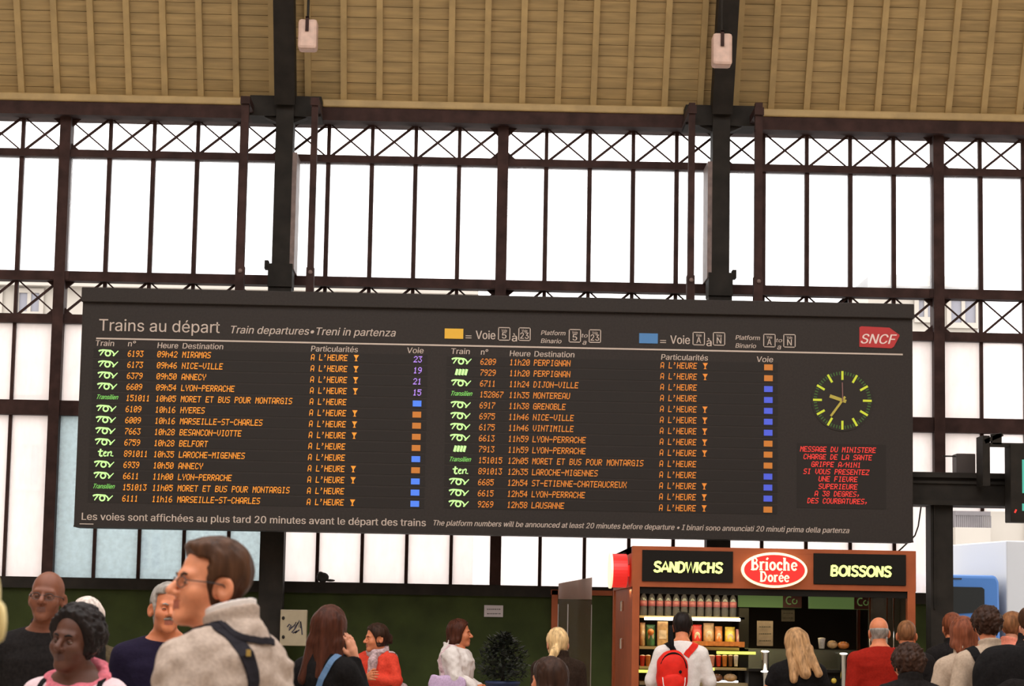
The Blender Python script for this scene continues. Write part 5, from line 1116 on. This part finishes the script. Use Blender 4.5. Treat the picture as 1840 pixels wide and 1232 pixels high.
# ------------------------------------------------------------------ things along the wall and overhead
def speaker(px0, py0, px1, py1, label):
    Y = 25.6; c = at((px0+px1)/2, (py0+py1)/2, Y); hw = (px1-px0)/2*Y/FPX; hh = (py1-py0)/2*Y/FPX
    e = empty('loudspeaker', (c[0], Y, c[2]-hh)); tag(e, label, 'loudspeaker', 'white boxes hanging from the ceiling')
    MB().box((c[0]-hw, Y-0.10, c[2]-hh), (c[0]+hw, Y+0.12, c[2]+hh)).build('housing', mat('off_white_housing', (0.66, 0.46, 0.37), 0.6, var=0.12, scale=12), e, bevel=0.035)
    b = MB(); b.box((c[0]-hw*0.22, Y-0.125, c[2]+hh*0.15), (c[0]+hw*0.12, Y-0.10, c[2]+hh*1.1)); b.box((c[0]-hw*0.22, Y-0.125, c[2]+hh*1.02), (c[0]+hw*0.12, Y+0.05, c[2]+hh*1.12)); b.build('bracket', M['steel'], e)
    b = MB(); b.tube([(c[0]-hw*0.05, Y-0.02, c[2]+hh*1.08), (c[0]-hw*0.0, Y-0.02, c[2]+2.6)], 0.016, 8); b.build('rod', M['steel_dark'], e)
speaker(536, 36, 571, 92, 'white box on a rod left, beside the left iron rib'); speaker(1279, 61, 1315, 121, 'white box on a rod right, before the right iron rib')
# fuse box with graffiti on the left column
Y = 27.2; e = empty('fuse_box', at(526, 1160, Y)); tag(e, 'beige metal fuse box with black graffiti beside the left column', 'fuse box')
pbox(MB(), 503, 1095, 551, 1160, Y, 0.13).build('housing', mat('beige_enamel', (0.38, 0.31, 0.20), 0.5, var=0.1, scale=6), e, bevel=0.01)
for py in (1110, 1144): m = MB(); m.ball(at(509, py, Y-0.005), (0.018, 0.012, 0.022), 10); m.build('lock', M['steel_dark'], e, True)
g = MB(); PX = lambda a, b: (X(a, b, Y), Zz(a, b, Y))
for s in ([(516, 1126), (520, 1121), (523, 1123), (519, 1129), (525, 1125)], [(519, 1132), (528, 1124), (532, 1117), (529, 1128), (536, 1118)], [(524, 1136), (531, 1128), (538, 1114), (537, 1127), (541, 1116), (540, 1128)], [(526, 1137), (534, 1133), (530, 1137), (538, 1131)], [(540, 1116), (542, 1128), (543, 1140)]): stroke(g, [PX(*p) for p in s], 0.014, Y-0.004)
g.build('graffiti', mat('black_marker', (0.03, 0.025, 0.04), 0.6), e)
sheet('notice', 870, 1087, 904, 1108, WY-0.125, mat('white_notice', (0.52, 0.46, 0.46), 0.6), 'small white notice with faint print on the dark green wall', 2, cat='notice')
# plant in a blue tub
Y = 25.0; pc = at(903, 1225, Y); e = empty('potted_shrub', (pc[0], Y, 0)); tag(e, 'dark leafy shrub in a blue tub before the green wall', 'plant')
zr = Zz(903, 1223, Y); rr = 31*Y/FPX
m = MB(); m.lathe((pc[0], Y, 0), [(rr*0.75, 0), (rr*0.95, zr-0.03), (rr*1.02, zr-0.03), (rr*1.02, zr), (rr*0.9, zr), (rr*0.9, zr-0.05), (0.01, zr-0.05)], 28); m.build('tub', mat('blue_tub', (0.035, 0.06, 0.16), 0.5), e, True)
lv = MB(); r_ = random.Random(5)
for i in range(1500):
    t = r_.random(); cz = zr+0.02+t*0.47; R0 = 0.29*math.sqrt(max(0.02, 1-t*t))*(0.75+0.25*min(1, t*4)); a = r_.uniform(0, 2*PI); r0 = R0*math.sqrt(r_.random()); p = np.array((pc[0]+r0*math.cos(a), Y+r0*math.sin(a), cz))
    d = np.array((math.cos(a)*0.8+r_.gauss(0, .4), math.sin(a)*0.8+r_.gauss(0, .4), r_.uniform(-0.5, 0.7))); d /= np.linalg.norm(d); s_ = np.cross(d, (0, 0, 1)); s_ /= np.linalg.norm(s_)+1e-6; L = r_.uniform(0.05, 0.085)
    lv.add([p, p+d*L*0.5+s_*L*0.25, p+d*L, p+d*L*0.5-s_*L*0.25], [(0, 1, 2, 3)])
lv.build('foliage', mat('dark_foliage', (0.020, 0.024, 0.016), 0.6, var=0.5, scale=10), e)
st_ = MB(); st_.tube([(pc[0], Y, zr-0.06), (pc[0]+0.01, Y, zr+0.4)], [0.025, 0.012], 8); st_.build('stem', M['kin'], e)
# clear cylinder with a slanted top and a doorway behind it
Y = 22.6; e = empty('display_column', at(1033, 1232, Y)*np.array((1, 1, 0))); tag(e, 'tall clear cylinder with a slanted top left of the kiosk', 'display column')
cx0 = X(1033, 1100, Y); rr = 30*Y/FPX; n = 32; z0, zl, zh, zm = 0.05, Zz(1003, 1048, Y), Zz(1063, 1037, Y), Zz(1033, 1076, Y)
M['acryl'] = glass_mat('smoky_acrylic', (0.74, 0.70, 0.66), 0.93, 0.05); M['acrylf'] = glass_mat('frosted_band', (0.62, 0.52, 0.48), 0.25, 0.1)
for nm, za, top, mm in (('tube', z0, False, 'acryl'), ('top_band', zm, True, 'acrylf')):
    v = []; 
    for i in range(n):
        a = 2*PI*i/n; v.append((cx0+rr*math.cos(a), Y+rr*math.sin(a), za))
    for i in range(n):
        a = 2*PI*i/n; v.append((cx0+rr*math.cos(a), Y+rr*math.sin(a), zm if not top else (zl+zh)/2+(zh-zl)/2*math.cos(a)))
    MB().add(v, [(i, (i+1) % n, n+(i+1) % n, n+i) for i in range(n)]).build(nm, M[mm], e, True)
b = MB()
for a in (PI*1.02, PI*1.35, PI*1.93): b.box((cx0+rr*math.cos(a)-0.004, Y+rr*math.sin(a)-0.004, z0), (cx0+rr*math.cos(a)+0.004, Y+rr*math.sin(a)+0.004, Zz(1010, 1085, Y)))
b.build('rail', mat('dull_steel_rail', (0.30, 0.27, 0.24), 0.4), e); b = MB(); b.lathe((cx0, Y, 0), [(rr*1.1, 0), (rr*1.1, 0.05), (rr, 0.06)], 28); b.build('base', M['steel_dark'], e)
Y = WY-0.20; dr = MB(); pbox(dr, 990, 1060, 1001, 1260, Y, 0.1); pbox(dr, 990, 1060, 1112, 1069, Y, 0.1); pbox(dr, 1100, 1060, 1112, 1260, Y, 0.1); dr.box((X(990, 1200, Y), Y, 0), (X(1001, 1200, Y), Y+0.1, 0.8)); dr.box((X(1100, 1200, Y), Y, 0), (X(1112, 1200, Y), Y+0.1, 0.8))
e = empty('door_1', (X(1050, 1200, Y), Y, 0)); struct(e, 'dark door in a red brown frame behind the clear cylinder'); dr.build('frame', M['kbrown'], e)
MB().box((X(1001, 1150, Y), Y+0.03, 0.02), (X(1100, 1150, Y), Y+0.08, Zz(1050, 1069, Y))).build('door_leaf', M['green_wall'], e)
# pigeon on the sill
Y = WY-0.14; e = empty('pigeon', at(580, 1042, Y)); tag(e, 'dark hunched pigeon on the window ledge right of the left column', 'bird'); c = np.array(at(580, 1033, Y)); c[2] = Z['p3']+0.055
m = MB(); m.ball(c, (0.075, 0.05, 0.06), 14); m.ball(c+np.array((-0.025, -0.01, 0.03)), (0.04, 0.038, 0.04), 12); m.ball(c+np.array((0.09, 0, -0.035)), (0.06, 0.025, 0.016), 10); m.build('body', mat('dark_plumage', (0.02, 0.018, 0.017), 0.7), e, True)
m = MB(); m.tube([c+np.array((-0.055, -0.02, 0.035)), c+np.array((-0.08, -0.025, 0.028))], [0.008, 0.002], 8); m.build('beak', M['kin'], e)
# box and sign frame by the gateway
Y = 26.9; e = empty('junction_box', at(1736, 862, Y)); tag(e, 'grey brown box standing on the gateway lintel', 'box')
m = MB(); pbox(m, 1719, 814.5, 1753, 862.5, Y, 0.25); m.build('housing', mat('grey_brown_box', (0.055, 0.040, 0.034), 0.6), e, bevel=0.01)
m = MB(); pbox(m, 1694, 818, 1719, 820.5, Y+0.05, 0.02); pbox(m, 1694, 854, 1719, 856.5, Y+0.05, 0.02); m.build('conduit', M['steel_dark'], e)
Y = 26.35; e = empty('platform_sign', at(1830, 938, Y)); tag(e, 'dark hanging sign box with a teal screen cut by the right edge', 'sign')
m = MB(); pbox(m, 1816, 798, 1905, 938, Y, 0.3); m.build('housing', M['steel_dark'], e, bevel=0.01)
m = MB(); pbox(m, 1837, 826, 1900, 886, Y-0.01, 0.02); pbox(m, 1837, 905, 1900, 918, Y-0.01, 0.02); m.build('screen', mat('teal_screen', (0.05, 0.3, 0.24), 0.4, emit=(0.06, 0.34, 0.26), estr=0.9), e)
m = MB(); stroke(m, [(X(1823, 921, Y), Zz(1823, 921, Y)), (X(1826, 915, Y), Zz(1826, 915, Y))], 0.02, Y-0.008); m.build('red_digit', M['ledr'], e)
m = MB(); pbox(m, 1778, 796, 1905, 803, Y+0.05, 0.1); pbox(m, 1766, 782, 1779, 872, Y+0.05, 0.34); p0, p1 = at(1768, 794, Y+0.1), at(1800, 780, Y+0.1); m.beam(p0, p1, 0.05, 0.1); pbox(m, 1783, 779, 1800, 798, Y+0.05, 0.1); m.build('bracket', M['steel_dark'], e)
cb = MB(); cb.tube([at(1655, 910, 26.97), at(1650, 945, 26.97), at(1644, 962, 26.97), at(1620, 985, 26.97), at(1612, 992, 26.97)], 0.009, 6); tag(cb.build('hanging_cable', M['steel_dark'], None, True), 'thin black cable sagging below the right end of the board', 'cable')
